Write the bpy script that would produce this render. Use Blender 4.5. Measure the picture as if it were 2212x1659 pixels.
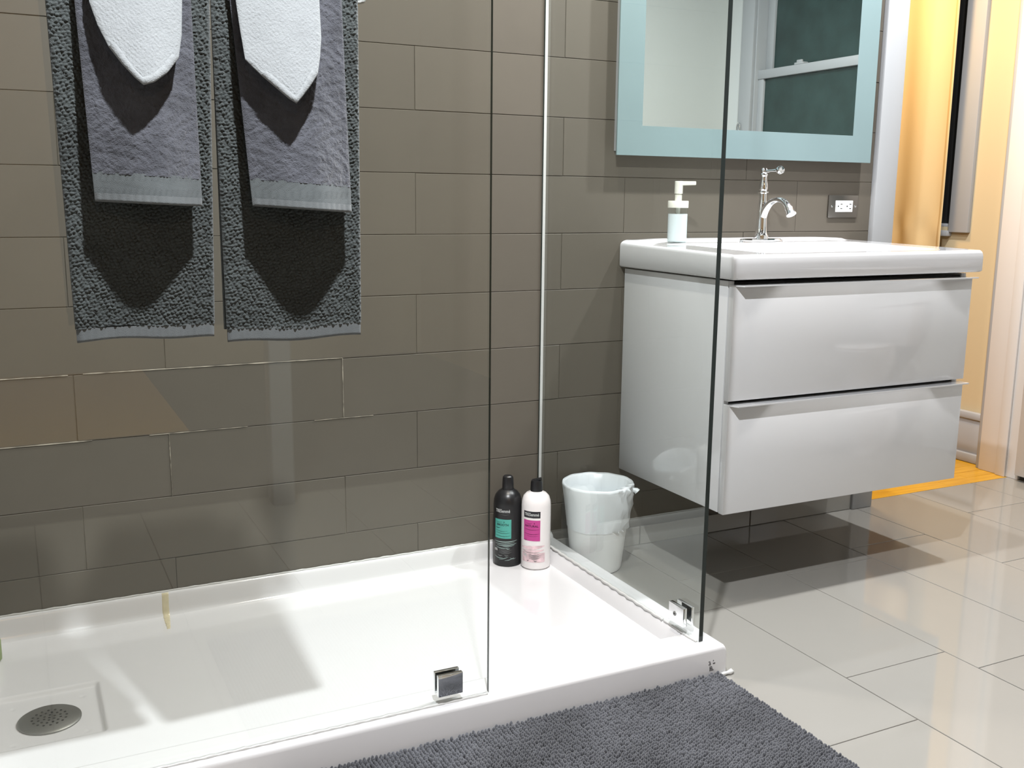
import bpy, bmesh, math, random
import numpy as np
from mathutils import Vector, Matrix
random.seed(7)
for o in list(bpy.data.objects): bpy.data.objects.remove(o, do_unlink=True)
SC = bpy.context.scene
COL = SC.collection
PI = math.pi

# ------------------------------------------------------------------ camera
cam_d = bpy.data.cameras.new('camera'); cam = bpy.data.objects.new('camera', cam_d); COL.objects.link(cam)
CAM = Vector((-1.2564, -2.35426, 0.99239))
r1 = Vector((0.89596854, -0.44400372, 0.01005318)); u1 = Vector((0.07212251, 0.16779944, 0.98317938)); fw = Vector((0.43822222, 0.88017274, -0.18236569))
cam.matrix_world = Matrix(((r1.x, u1.x, -fw.x, CAM.x), (r1.y, u1.y, -fw.y, CAM.y), (r1.z, u1.z, -fw.z, CAM.z), (0, 0, 0, 1)))
cam_d.sensor_fit = 'HORIZONTAL'; cam_d.sensor_width = 36.0
cam_d.lens = 2178.195 / 2212 * 36.0
cam_d.clip_start = 0.02
SC.camera = cam
# ------------------------------------------------------------------ world, lamps, exposure
w = bpy.data.worlds.new('world'); SC.world = w; w.use_nodes = True
w.node_tree.nodes['Background'].inputs[0].default_value = (0.30, 0.34, 0.40, 1)
w.node_tree.nodes['Background'].inputs[1].default_value = 0.01
SC.view_settings.view_transform = 'Standard'; SC.view_settings.look = 'None'
SC.view_settings.exposure = 0.0; SC.view_settings.gamma = 1.0; SC.view_settings.use_curve_mapping = False
CEIL = 2.45
def lamp(name, loc, power, col, r=0.028):
    d = bpy.data.lights.new(name, 'AREA'); d.shape = 'DISK'; d.size = 2 * r; d.energy = power; d.color = col
    o = bpy.data.objects.new(name, d); o.location = loc; COL.objects.link(o); return o
LAMPS = [('vanity_downlight', (1.13, -0.505, CEIL - 0.012), 48, (0.97, 0.985, 1.0)),
         ('middle_downlight', (0.42, -0.505, CEIL - 0.012), 28, (0.98, 0.985, 1.0)),
         ('shower_downlight', (-0.25, -0.505, CEIL - 0.012), 21, (1.0, 0.91, 0.80)),
         ('room_downlight', (-0.80, -1.58, CEIL - 0.012), 88, (0.955, 0.972, 1.0))]
for n, l, p, c in LAMPS: lamp(n, l, p, c)
lamp('hall_lamp', (1.42, 0.50, 2.12), 26, (1.0, 0.64, 0.28), 0.10)
lamp('rear_hall_lamp', (-1.4, -4.3, 2.40), 12, (1.0, 0.55, 0.22), 0.12)

# ------------------------------------------------------------------ materials
def nodes(name):
    m = bpy.data.materials.new(name); m.use_nodes = True
    nt = m.node_tree; return m, nt, nt.nodes['Principled BSDF']
ALB = 0.62   # the exposure of the photograph: all paints a stop darker, lamps a stop brighter, so bounce stays low
def plain(name, col, rough=0.5, metal=0.0, spec=0.5, coat=0.0, bump=0.0, bscale=200.0, vary=0.0, vscale=6.0, sss=0.0):
    m, nt, b = nodes(name)
    if metal < 0.2: col = tuple(q * ALB for q in col)
    b.inputs['Base Color'].default_value = (*col, 1); b.inputs['Roughness'].default_value = rough
    b.inputs['Metallic'].default_value = metal; b.inputs['Specular IOR Level'].default_value = spec
    b.inputs['Coat Weight'].default_value = coat
    tc = nt.nodes.new('ShaderNodeTexCoord')
    if bump:
        n = nt.nodes.new('ShaderNodeTexNoise'); n.inputs['Scale'].default_value = bscale; n.inputs['Detail'].default_value = 4
        nt.links.new(tc.outputs['Object'], n.inputs['Vector'])
        bp = nt.nodes.new('ShaderNodeBump'); bp.inputs['Strength'].default_value = bump; bp.inputs['Distance'].default_value = 0.002
        nt.links.new(n.outputs['Fac'], bp.inputs['Height']); nt.links.new(bp.outputs['Normal'], b.inputs['Normal'])
    if vary:
        n = nt.nodes.new('ShaderNodeTexNoise'); n.inputs['Scale'].default_value = vscale; n.inputs['Detail'].default_value = 5
        nt.links.new(tc.outputs['Object'], n.inputs['Vector'])
        r = nt.nodes.new('ShaderNodeValToRGB')
        r.color_ramp.elements[0].position = 0.3; r.color_ramp.elements[1].position = 0.7
        r.color_ramp.elements[0].color = (*[c * (1 - vary) for c in col], 1); r.color_ramp.elements[1].color = (*[min(1, c * (1 + vary)) for c in col], 1)
        nt.links.new(n.outputs['Fac'], r.inputs['Fac']); nt.links.new(r.outputs['Color'], b.inputs['Base Color'])
    return m
def tile_mat(name, col, rough, amp, spec=0.5, bump=0.04, vs=9.0):
    m, nt, b = nodes(name)
    b.inputs['Roughness'].default_value = rough; b.inputs['Specular IOR Level'].default_value = spec
    tc = nt.nodes.new('ShaderNodeTexCoord'); oi = nt.nodes.new('ShaderNodeObjectInfo')
    n = nt.nodes.new('ShaderNodeTexNoise'); n.inputs['Scale'].default_value = vs; n.inputs['Detail'].default_value = 6; n.inputs['Roughness'].default_value = 0.65
    geo = nt.nodes.new('ShaderNodeNewGeometry'); nt.links.new(geo.outputs['Position'], n.inputs['Vector'])
    a = nt.nodes.new('ShaderNodeMath'); a.operation = 'MULTIPLY_ADD'; a.inputs[1].default_value = amp; a.inputs[2].default_value = 1 - amp * 0.5
    nt.links.new(oi.outputs['Random'], a.inputs[0])
    c = nt.nodes.new('ShaderNodeMath'); c.operation = 'MULTIPLY_ADD'; c.inputs[1].default_value = amp * 0.9; c.inputs[2].default_value = 1 - amp * 0.45
    nt.links.new(n.outputs['Fac'], c.inputs[0])
    d = nt.nodes.new('ShaderNodeMath'); d.operation = 'MULTIPLY'; nt.links.new(a.outputs[0], d.inputs[0]); nt.links.new(c.outputs[0], d.inputs[1])
    mx = nt.nodes.new('ShaderNodeVectorMath'); mx.operation = 'SCALE'; mx.inputs[0].default_value = [q * ALB for q in col]
    nt.links.new(d.outputs[0], mx.inputs['Scale']); nt.links.new(mx.outputs['Vector'], b.inputs['Base Color'])
    n2 = nt.nodes.new('ShaderNodeTexNoise'); n2.inputs['Scale'].default_value = 350; n2.inputs['Detail'].default_value = 3
    nt.links.new(geo.outputs['Position'], n2.inputs['Vector'])
    bp = nt.nodes.new('ShaderNodeBump'); bp.inputs['Strength'].default_value = bump; bp.inputs['Distance'].default_value = 0.001
    nt.links.new(n2.outputs['Fac'], bp.inputs['Height']); nt.links.new(bp.outputs['Normal'], b.inputs['Normal'])
    return m
def glass_mat(name, tint, rough=0.0):
    # thin pane: clear transmission plus a mirror reflection that grows towards grazing angles
    m = bpy.data.materials.new(name); m.use_nodes = True; nt = m.node_tree
    for n in list(nt.nodes): nt.nodes.remove(n)
    out = nt.nodes.new('ShaderNodeOutputMaterial'); mix = nt.nodes.new('ShaderNodeMixShader')
    t = nt.nodes.new('ShaderNodeBsdfTransparent'); t.inputs[0].default_value = (*tint, 1)
    g = nt.nodes.new('ShaderNodeBsdfGlossy'); g.inputs['Roughness'].default_value = rough; g.inputs['Color'].default_value = (0.95, 1, 0.97, 1)
    lw = nt.nodes.new('ShaderNodeLayerWeight'); lw.inputs['Blend'].default_value = 0.5
    p = nt.nodes.new('ShaderNodeMath'); p.operation = 'POWER'; p.inputs[1].default_value = 5.0
    s = nt.nodes.new('ShaderNodeMath'); s.operation = 'MULTIPLY_ADD'; s.inputs[1].default_value = 0.958; s.inputs[2].default_value = 0.042
    nt.links.new(lw.outputs['Facing'], p.inputs[0]); nt.links.new(p.outputs[0], s.inputs[0]); nt.links.new(s.outputs[0], mix.inputs[0])
    nt.links.new(t.outputs[0], mix.inputs[1]); nt.links.new(g.outputs[0], mix.inputs[2]); nt.links.new(mix.outputs[0], out.inputs[0])
    return m
def wood_mat(name, ca, cb, rough=0.3):
    m, nt, b = nodes(name); b.inputs['Roughness'].default_value = rough
    geo = nt.nodes.new('ShaderNodeNewGeometry'); mp = nt.nodes.new('ShaderNodeMapping'); mp.inputs['Scale'].default_value = (3, 40, 3)
    n = nt.nodes.new('ShaderNodeTexNoise'); n.inputs['Scale'].default_value = 2.0; n.inputs['Detail'].default_value = 6
    r = nt.nodes.new('ShaderNodeValToRGB'); r.color_ramp.elements[0].color = (*ca, 1); r.color_ramp.elements[1].color = (*cb, 1)
    r.color_ramp.elements[0].position = 0.3; r.color_ramp.elements[1].position = 0.7
    nt.links.new(geo.outputs['Position'], mp.inputs[0]); nt.links.new(mp.outputs[0], n.inputs['Vector']); nt.links.new(n.outputs['Fac'], r.inputs['Fac']); nt.links.new(r.outputs['Color'], b.inputs['Base Color'])
    return m
M = {}
M['wall_tile'] = tile_mat('taupe_wall_tile', (0.150, 0.131, 0.105), 0.52, 0.12, spec=0.35)
M['floor_tile'] = tile_mat('beige_floor_tile', (0.39, 0.377, 0.343), 0.05, 0.07, spec=1.0, bump=0.015, vs=4.0)
M['grout'] = plain('wall_grout', (0.20, 0.175, 0.135), 0.9, vary=0.75, vscale=5.0)
M['grout_floor'] = plain('floor_grout', (0.16, 0.145, 0.125), 0.9, vary=0.4, vscale=7.0)
M['grout_white'] = plain('pale_grout', (0.40, 0.36, 0.29), 0.9, vary=0.6, vscale=30.0)
M['paint'] = plain('white_wall_paint', (0.50, 0.50, 0.49), 0.6, bump=0.05, bscale=90)
M['trim_lit'] = plain('lit_trim_paint', (0.95, 0.92, 0.89), 0.3)  # trim paint lightened for the right jamb, its light put into the colour
M['leaf_dimmed'] = plain('dimmed_door_paint', (0.74, 0.71, 0.68), 0.3)  # same door paint, shaded in its colour against the near downlight
M['paint_lit'] = plain('lit_wall_paint', (0.82, 0.84, 0.83), 0.6, bump=0.05, bscale=90)  # wall paint lightened, extra light in the colour for the mirror view
M['trim'] = plain('white_trim_paint', (0.51, 0.525, 0.545), 0.32)
M['hall_paint'] = plain('cream_hall_paint', (0.80, 0.66, 0.42), 0.6, bump=0.05, bscale=90)
M['ceil'] = plain('ceiling_paint', (0.30, 0.30, 0.30), 0.8)
M['acrylic'] = plain('white_acrylic', (1.02, 1.01, 1.02), 0.16, coat=0.3)
M['silicone'] = plain('white_silicone', (0.82, 0.82, 0.80), 0.35, bump=0.3, bscale=300)
M['glass'] = glass_mat('clear_glass', (0.982, 0.994, 0.988))
M['edge'] = plain('dark_green_glass_edge', (0.004, 0.014, 0.012), 0.12)
M['chrome'] = plain('polished_chrome', (0.86, 0.87, 0.88), 0.05, metal=1.0)
M['steel'] = plain('brushed_steel', (0.30, 0.30, 0.285), 0.45, metal=1.0, bump=0.05, bscale=400)
M['plate_steel'] = plain('stainless_plate', (0.21, 0.20, 0.185), 0.34, metal=1.0)
M['ceramic'] = plain('white_ceramic', (0.96, 0.96, 0.98), 0.08, coat=0.5)
M['gloss_white'] = plain('high_gloss_white', (0.90, 0.905, 0.92), 0.07, coat=0.4)
M['white_plastic'] = plain('white_plastic', (1.25, 1.28, 1.28), 0.38)
M['cream_plastic'] = plain('cream_plastic', (1.1, 1.1, 1.0), 0.35)
M['dark'] = plain('dark_gap', (0.006, 0.006, 0.006), 0.7)
M['black_plastic'] = plain('satin_black_plastic', (0.012, 0.012, 0.014), 0.33)
M['white_bottle'] = plain('pearl_white_plastic', (1.15, 1.10, 1.09), 0.30)
M['mirror'] = plain('silvered_mirror', (0.80, 0.88, 0.865), 0.0, metal=1.0)
M['frost'] = plain('frosted_mirror_border', (0.265, 0.375, 0.390), 0.45, metal=0.0, vary=0.06, vscale=3)
M['night'] = plain('night_window_glass', (0.030, 0.062, 0.058), 0.22, vary=0.2, vscale=10, bump=0.12, bscale=120)
M['curtain'] = plain('cream_curtain_cloth', (0.86, 0.69, 0.40), 0.8, bump=0.1, bscale=300)
M['bag'] = plain('thin_white_bag', (1.22, 1.28, 1.32), 0.35)
M['teal'] = plain('mint_label', (0.10, 0.52, 0.43), 0.4)
M['pink'] = plain('magenta_label', (0.72, 0.065, 0.36), 0.4)
M['palepink'] = plain('pale_pink_print', (1.0, 0.74, 0.78), 0.4, vary=0.25, vscale=60)
M['ink'] = plain('dark_ink', (0.015, 0.012, 0.02), 0.5)
M['inkteal'] = plain('dark_teal_ink', (0.01, 0.08, 0.07), 0.5)
M['inkpink'] = plain('dark_magenta_ink', (0.16, 0.005, 0.08), 0.5)
M['white_ink'] = plain('white_print', (0.75, 0.77, 0.76), 0.5)
M['grey_ink'] = plain('grey_print', (0.22, 0.23, 0.23), 0.5)
M['pale_ink'] = plain('silvery_green_print', (0.42, 0.56, 0.53), 0.4)
M['tray_ink'] = plain('faded_ink', (0.10, 0.10, 0.11), 0.6)
M['green_bottle'] = plain('pale_green_plastic', (0.36, 0.46, 0.20), 0.3)
M['oak'] = wood_mat('honey_oak', (0.46, 0.225, 0.010), (0.60, 0.33, 0.020), 0.28)
M['slate'] = plain('added_dark_floor', (0.06, 0.06, 0.06), 0.6, vary=0.2)  # made-up dark floor behind the camera, never seen directly
M['stain'] = plain('rust_stain', (0.90, 0.80, 0.54), 0.3, vary=0.1, vscale=60)
def cloth(name, col, bump, bscale, vary, vscale):
    m = plain(name, col, 0.95, spec=0.15, bump=bump, bscale=bscale, vary=vary, vscale=vscale)
    b = m.node_tree.nodes['Principled BSDF']; b.inputs['Sheen Weight'].default_value = 0.25; b.inputs['Sheen Roughness'].default_value = 0.5
    return m
M['bath_towel'] = cloth('charcoal_popcorn_terry', (0.084, 0.098, 0.098), 0.7, 700, 0.18, 14)
M['hand_towel'] = cloth('slate_terry', (0.102, 0.107, 0.126), 0.8, 600, 0.22, 25)
M['band'] = cloth('woven_border', (0.140, 0.158, 0.163), 0.3, 900, 0.08, 60)
M['hem'] = cloth('plain_woven_hem', (0.175, 0.192, 0.198), 0.3, 900, 0.06, 60)
M['washcloth'] = cloth('white_terry', (0.37, 0.395, 0.405), 0.5, 500, 0.05, 40)
M['mat'] = cloth('grey_chenille', (0.125, 0.129, 0.146), 0.5, 900, 0.45, 4)
M['mat_base'] = cloth('mat_backing', (0.05, 0.05, 0.055), 0.3, 600, 0.1, 30)

# ------------------------------------------------------------------ helpers
def mesh_obj(name, verts, faces, mat=None, parent=None, smooth=True, angle=35, mats=None, fmat=None):
    me = bpy.data.meshes.new(name); me.from_pydata([tuple(v) for v in verts], [], [tuple(f) for f in faces]); me.update()
    return link(name, me, mat, parent, smooth, angle, mats, fmat)
def link(name, me, mat=None, parent=None, smooth=True, angle=35, mats=None, fmat=None):
    if mats:
        for m in mats: me.materials.append(M[m])
        if fmat is not None: me.polygons.foreach_set('material_index', fmat)
    elif mat and not me.materials: me.materials.append(M[mat])
    if smooth:
        me.polygons.foreach_set('use_smooth', [True] * len(me.polygons))
        if angle < 180: me.set_sharp_from_angle(angle=math.radians(angle))
    o = bpy.data.objects.new(name, me); COL.objects.link(o)
    if parent: o.parent = parent; o.matrix_parent_inverse = Matrix.Translation(-parent.location) if parent.parent is None else Matrix.Translation(-parent.matrix_world.translation)
    return o
def bm_obj(name, bm, mat=None, parent=None, smooth=True, angle=35, **k):
    bmesh.ops.recalc_face_normals(bm, faces=bm.faces)
    me = bpy.data.meshes.new(name); bm.to_mesh(me); bm.free()
    return link(name, me, mat, parent, smooth, angle, **k)
def badd(bm, x0, x1, y0, y1, z0, z1, bev=0.0, seg=2):
    vs = [bm.verts.new(p) for p in ((x0, y0, z0), (x1, y0, z0), (x1, y1, z0), (x0, y1, z0), (x0, y0, z1), (x1, y0, z1), (x1, y1, z1), (x0, y1, z1))]
    fs = [bm.faces.new([vs[i] for i in f]) for f in ((0, 3, 2, 1), (4, 5, 6, 7), (0, 1, 5, 4), (1, 2, 6, 5), (2, 3, 7, 6), (3, 0, 4, 7))]
    if bev:
        es = list({e for f in fs for e in f.edges})
        bmesh.ops.bevel(bm, geom=es, offset=bev, segments=seg, affect='EDGES', profile=0.5)
def box(name, b, mat, parent=None, bev=0.0, seg=2):
    bm = bmesh.new(); badd(bm, *b, bev=bev, seg=seg); return bm_obj(name, bm, mat, parent)
def boxes(name, bs, mat, parent=None, bev=0.0):
    bm = bmesh.new()
    for b in bs: badd(bm, *b, bev=bev)
    return bm_obj(name, bm, mat, parent)
def lathe(bm, prof, c=(0, 0, 0), n=32, axis='z', cap0=True, cap1=True):
    rings = []
    for r, h in prof:
        ring = []
        for i in range(n):
            a = 2 * PI * i / n; p = (r * math.cos(a), r * math.sin(a), h)
            if axis == 'y': p = (p[0], p[2], p[1])
            if axis == 'x': p = (p[2], p[0], p[1])
            ring.append(bm.verts.new((p[0] + c[0], p[1] + c[1], p[2] + c[2])))
        rings.append(ring)
    for a, b in zip(rings, rings[1:]):
        for i in range(n): bm.faces.new((a[i], a[(i + 1) % n], b[(i + 1) % n], b[i]))
    if cap0: bm.faces.new(rings[0][::-1])
    if cap1: bm.faces.new(rings[-1])
def lathe_obj(name, prof, c, mat, parent=None, n=32, axis='z', **k):
    bm = bmesh.new(); lathe(bm, prof, c, n, axis, **k); return bm_obj(name, bm, mat, parent)
def tube(bm, pts, rad, n=12, cap=True):
    pts = [Vector(p) for p in pts]; rings = []; ref = Vector((0.31, 0.2, 0.93))
    for i, p in enumerate(pts):
        t = (pts[min(i + 1, len(pts) - 1)] - pts[max(i - 1, 0)]).normalized()
        a = t.cross(ref); a = a.normalized() if a.length > 1e-4 else t.orthogonal().normalized()
        b = t.cross(a).normalized(); r = rad(i / (len(pts) - 1)) if callable(rad) else rad
        rings.append([bm.verts.new(p + a * r * math.cos(2 * PI * k / n) + b * r * math.sin(2 * PI * k / n)) for k in range(n)])
    for x, y in zip(rings, rings[1:]):
        for k in range(n): bm.faces.new((x[k], x[(k + 1) % n], y[(k + 1) % n], y[k]))
    if cap: bm.faces.new(rings[0][::-1]); bm.faces.new(rings[-1])
def tube_obj(name, pts, rad, mat, parent=None, n=12):
    bm = bmesh.new(); tube(bm, pts, rad, n); return bm_obj(name, bm, mat, parent, angle=50)
def tag(o, label=None, cat=None, group=None, kind=None):
    if label: o['label'] = label
    if cat: o['category'] = cat
    if group: o['group'] = group
    if kind: o['kind'] = kind
    return o
def thing(name, label, cat, loc=(0, 0, 0), group=None):
    o = bpy.data.objects.new(name, None); o.location = loc; o.empty_display_size = 0.05; COL.objects.link(o)
    bpy.context.view_layer.update()
    return tag(o, label, cat, group)
def struct(o): o['kind'] = 'structure'; return o
def sstep(a, b, x):
    t = np.clip((x - a) / (b - a), 0, 1); return t * t * (3 - 2 * t)
def grid_faces(nu, nv, off=0, flip=False):
    f = []
    for j in range(nv - 1):
        for i in range(nu - 1):
            a = off + j * nu + i; q = (a, a + 1, a + 1 + nu, a + nu)
            f.append(q[::-1] if flip else q)
    return f
_tile_cache = {}
def tile_mesh(wd, hg, th, c, mat, plane):
    """chamfered slab; plane 'xz' faces -y, plane 'xy' faces +z, plane 'yz' faces -x"""
    key = (round(wd, 4), round(hg, 4), mat, plane)
    if key in _tile_cache: return _tile_cache[key]
    v = []
    for (e, d) in ((0, th), (0, c), (c, 0)):
        for (sx, sz) in ((-1, -1), (1, -1), (1, 1), (-1, 1)):
            a, b = sx * (wd / 2 - e), sz * (hg / 2 - e)
            v.append((a, d, b) if plane == 'xz' else ((a, b, -d) if plane == 'xy' else (d, a, b)))
    f = []
    for k in (0, 4):
        for i in range(4): f.append((k + i, k + (i + 1) % 4, k + 4 + (i + 1) % 4, k + 4 + i))
    f.append((8, 9, 10, 11))
    bm = bmesh.new(); bv = [bm.verts.new(p) for p in v]
    for q in f: bm.faces.new([bv[i] for i in q])
    bm.faces.new([bv[i] for i in (3, 2, 1, 0)])
    bmesh.ops.recalc_face_normals(bm, faces=bm.faces)
    me = bpy.data.meshes.new('tile'); bm.to_mesh(me); bm.free(); me.materials.append(M[mat]); _tile_cache[key] = me; return me
def put_tile(me, loc, parent, rot=(0, 0, 0), name='tile'):
    o = bpy.data.objects.new(name, me); o.location = loc; o.rotation_euler = rot; COL.objects.link(o); o.parent = parent
    return o

# ------------------------------------------------------------------ room shell
XL, XR = -1.365, 2.04
ZT0, TH, TL = 0.899, 0.14848, 0.6039
# tiled back wall: grout bed, with every tile a piece of its own standing proud
wall = struct(boxes('wall_back', [(XL, 1.168, 0.0022, 0.12, 0.0, CEIL)], 'grout'))
rnd = random.Random(3)
for k in range(-6, 11):
    z0 = ZT0 + (k - 0) * TH; z1 = z0 + TH
    x_off = -0.3534 if k % 2 == 0 else -0.5461
    lo = max(z0, 0.0) + 0.0008; hi = min(z1, CEIL) - 0.0008
    if hi - lo < 0.01: continue
    n0 = math.floor((XL - x_off) / TL)
    for n in range(n0, n0 + 7):
        a, b = max(x_off + n * TL, XL), min(x_off + (n + 1) * TL, 1.166)
        if b - a < 0.012: continue
        a += 0.0007; b -= 0.0007
        me = tile_mesh(round(b - a, 3), round(hi - lo, 4), 0.006, 0.0007, 'wall_tile', 'xz')
        put_tile(me, ((a + b) / 2, rnd.uniform(-0.0006, 0.0004), (lo + hi) / 2), wall, (rnd.uniform(-0.002, 0.002), rnd.uniform(-0.001, 0.001), rnd.uniform(-0.0012, 0.0012)))
# pale re-grouted joints around the low tile on the left
def grout_strip(x0, z0, x1, z1, wd, seed):
    rr = random.Random(seed); n = 26; v = []; f = []
    d = Vector((x1 - x0, 0, z1 - z0)); L = d.length; d.normalize(); nrm = Vector((-d.z, 0, d.x))
    for i in range(n + 1):
        p = Vector((x0, 0, z0)) + d * L * i / n; h = wd * (0.35 + 0.65 * rr.random())
        for s, y in ((-1, 0.0008), (-0.6, -0.0015), (0.6, -0.0015), (1, 0.0008)):
            q = p + nrm * h * s; v.append((q.x, y, q.z))
    for i in range(n):
        for j in range(3): a = i * 4 + j; f.append((a, a + 1, a + 5, a + 4))
    bm = bmesh.new(); bv = [bm.verts.new(p) for p in v]
    for q in f: bm.faces.new([bv[i] for i in q])
    return bm_obj('grout_line', bm, 'grout_white', wall)
zr = lambda k: ZT0 + k * TH
grout_strip(-1.13, zr(-2) + 0.001, -0.5461, zr(-2) + 0.001, 0.0019, 1)
grout_strip(-1.36, zr(-2), -1.16, zr(-2), 0.0016, 2)
grout_strip(-0.5461, zr(-3), -0.5461, zr(-2), 0.0018, 3)
grout_strip(-1.36, zr(-3), -1.12, zr(-3), 0.0016, 4)
grout_strip(-1.0, zr(-3), -0.78, zr(-3), 0.0011, 5)
grout_strip(-0.62, zr(-3), -0.47, zr(-3), 0.0012, 6)
grout_strip(-0.9573, zr(-4), -0.9573, zr(-3), 0.0011, 7)
# a low tile skirting under the vanity
sk = struct(boxes('baseboard_back', [(0.046, 1.150, -0.0085, 0.0, 0.0, 0.050)], 'grout_floor'))
for (a, b) in ((0.046, 0.33), (0.332, 0.735), (0.737, 1.15)):
    put_tile(tile_mesh(b - a - 0.002, 0.054, 0.004, 0.0008, 'floor_tile', 'xz'), ((a + b) / 2, -0.0115, 0.028), sk)
struct(boxes('wall_left', [(XL - 0.12, XL, -0.80, 0.12, 0, CEIL), (-2.06, XL - 0.12, -0.80, -0.70, 0, CEIL), (-2.16, -2.06, -2.40, -0.70, 0, CEIL)], 'paint'))
# right (outside) wall with two window openings
W1 = (-1.745, -0.84, 0.95, 2.10)     # bathroom window: y0, y1, z0, z1
W2 = (0.44, 1.30, 0.895, 2.15)      # hall window
ys = [-2.40, W1[0], W1[1], W2[0], W2[1], 2.70]
wb = []
for i in range(5):
    hole = {1: W1, 3: W2}.get(i)
    if hole: wb += [(XR, XR + 0.14, ys[i], ys[i + 1], 0, hole[2]), (XR, XR + 0.14, ys[i], ys[i + 1], hole[3], CEIL)]
wall_r = struct(boxes('wall_right', [b for b in wb if b[3] <= 0.0] + [(XR, XR + 0.14, -2.40, W1[0], 0, CEIL), (XR, XR + 0.14, W1[1], 0.06, 0, CEIL)], 'paint_lit'))
struct(boxes('wall_hall', [b for b in wb if b[3] > 0.0] + [(XR, XR + 0.14, 0.06, W2[0], 0, CEIL), (XR, XR + 0.14, W2[1], 2.70, 0, CEIL), (0.2, XR + 0.14, 2.70, 2.82, 0, CEIL), (0.2, 0.32, 0.12, 2.70, 0, CEIL)], 'hall_paint'))
struct(boxes('wall_door', [(1.168, 1.235, 0.0022, 0.12, 0.0, CEIL), (1.98, XR, 0.0, 0.12, 0, CEIL), (1.235, 1.98, 0.0, 0.12, 2.31, CEIL)], 'paint'))
struct(boxes('wall_rear', [(0.95, XR, -2.05, -1.95, 0, CEIL), (0.95, 1.05, -2.40, -2.05, 0, CEIL)], 'paint_lit'))
struct(boxes('wall_rear_hall', [(-3.2, 1.1, -5.3, -5.2, 0, CEIL), (-3.3, -3.2, -5.3, -2.3, 0, CEIL), (1.1, 1.2, -5.3, -2.40, 0, CEIL), (-3.2, -2.16, -2.40, -2.30, 0, CEIL)], 'hall_paint'))
struct(boxes('ceiling', [(-3.3, 2.3, -5.4, 2.9, CEIL, CEIL + 0.1)], 'ceil'))

# floor: grout bed plus the tiles of the bathroom, oak boards in the hall
floor = struct(boxes('floor', [(-3.3, 2.2, -5.3, 2.9, -0.10, -0.0022)], 'grout_floor'))
cols = [-2.15, -1.85, -1.547, -1.245, -0.942, -0.640, -0.338, -0.036, 0.2665, 0.5611, 0.8700, 1.1721, 1.4745, 1.777, 2.04]
offs = {7: -1.0856, 8: -0.8952, 9: -0.380, 10: -0.296, 11: -0.563, 12: -0.20}
LF = 0.604
for i in range(len(cols) - 1):
    x0, x1 = cols[i], cols[i + 1]; off = offs.get(i, -0.3 - 0.19 * (i % 3))
    ymax = 0.0 if x1 < 1.2 else 0.04
    n0 = math.floor((-2.4 - off) / LF)
    for n in range(n0, n0 + 6):
        a, b = max(off + n * LF, -2.40), min(off + (n + 1) * LF, ymax)
        if b - a < 0.01: continue
        if x1 < 0.05 and a > -0.76: continue
        me = tile_mesh(round(x1 - x0 - 0.0024, 4), round(b - a - 0.0024, 4), 0.006, 0.0007, 'floor_tile', 'xy')
        put_tile(me, ((x0 + x1) / 2, (a + b) / 2, rnd.uniform(-0.0004, 0.0)), floor, (rnd.uniform(-0.0006, 0.0006), rnd.uniform(-0.0006, 0.0006), 0))
# oak boards run along x in the hall
yb = 0.041; rb = random.Random(5)
while yb < 1.6:
    x = 0.33 - rb.uniform(0.0, 0.5)
    while x < XR:
        L = rb.uniform(0.45, 0.9); a, b = max(x, 0.33), min(x + L, XR)
        if b - a > 0.03:
            put_tile(tile_mesh(round(b - a - 0.0012, 4), 0.0548, 0.006, 0.0005, 'oak', 'xy'), ((a + b) / 2, yb + 0.028, rb.uniform(-0.0004, 0)), floor, name='floorboard')
        x += L
    yb += 0.056
boxes('floorboard_field', [(0.33, XR, yb, 2.7, -0.006, -0.0005)], 'oak', floor)
boxes('rear_floorboard_field', [(-3.2, -0.62, -5.2, -3.5, -0.006, -0.0004)], 'oak', floor)
boxes('added_dark_field', [(-3.2, 1.1, -3.5, -2.402, -0.006, -0.0004), (-0.62, 1.1, -5.2, -3.5, -0.006, -0.0004)], 'slate', floor)  # unseen, added to keep the warm reflection in the front glass small

# door casing, jambs, threshold end, open door leaf
struct(boxes('trim_1', [(1.150, 1.236, -0.020, 0.0022, 0.0, 2.36), (1.150, 1.236, -0.024, -0.018, 0.0, 0.0)][:1], 'trim', bev=0.004))
jl = struct(boxes('trim_2', [(1.232, 1.246, -0.004, 0.124, 0, 2.31)], 'trim', bev=0.002))
jr = struct(boxes('trim_3', [(1.968, 1.982, -0.004, 0.165, 0, 2.31)], 'trim_lit', bev=0.002))
box('door_stop', (1.958, 1.968, 0.045, 0.085, 0, 2.29), 'trim_lit', jr, bev=0.002)
struct(boxes('trim_4', [(1.232, 1.982, -0.004, 0.124, 2.29, 2.31)], 'trim'))
# hall casing round the opening, seen edge on, and the tall baseboard
struct(boxes('trim_5', [(1.975, XR, 0.165, 0.182, 0, 2.36)], 'trim', bev=0.003))
bb = struct(boxes('baseboard_right', [(XR - 0.018, XR, 0.182, 2.7, 0.030, 0.170)], 'trim', bev=0.002))
box('cap_moulding', (XR - 0.026, XR, 0.182, 2.7, 0.168, 0.196), 'trim', bb, bev=0.006)
box('shoe_moulding', (XR - 0.032, XR, 0.182, 2.7, 0.0, 0.036), 'trim', bb, bev=0.006)
door = struct(boxes('door_1', [(1.945, 1.980, -0.765, -0.006, 0.022, 2.28)], 'leaf_dimmed', bev=0.002))
for z in (0.25, 1.02, 1.80):
    lathe_obj('hinge', [(0.007, 0), (0.007, 0.09)], (1.975, -0.012, z), 'steel', door, n=12)
lathe_obj('door_knob', [(0.012, 0), (0.012, -0.03), (0.026, -0.04), (0.028, -0.055), (0.018, -0.066), (0.0, -0.068)], (1.945, -0.70, 1.0), 'steel', door, n=20, axis='x')

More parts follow.
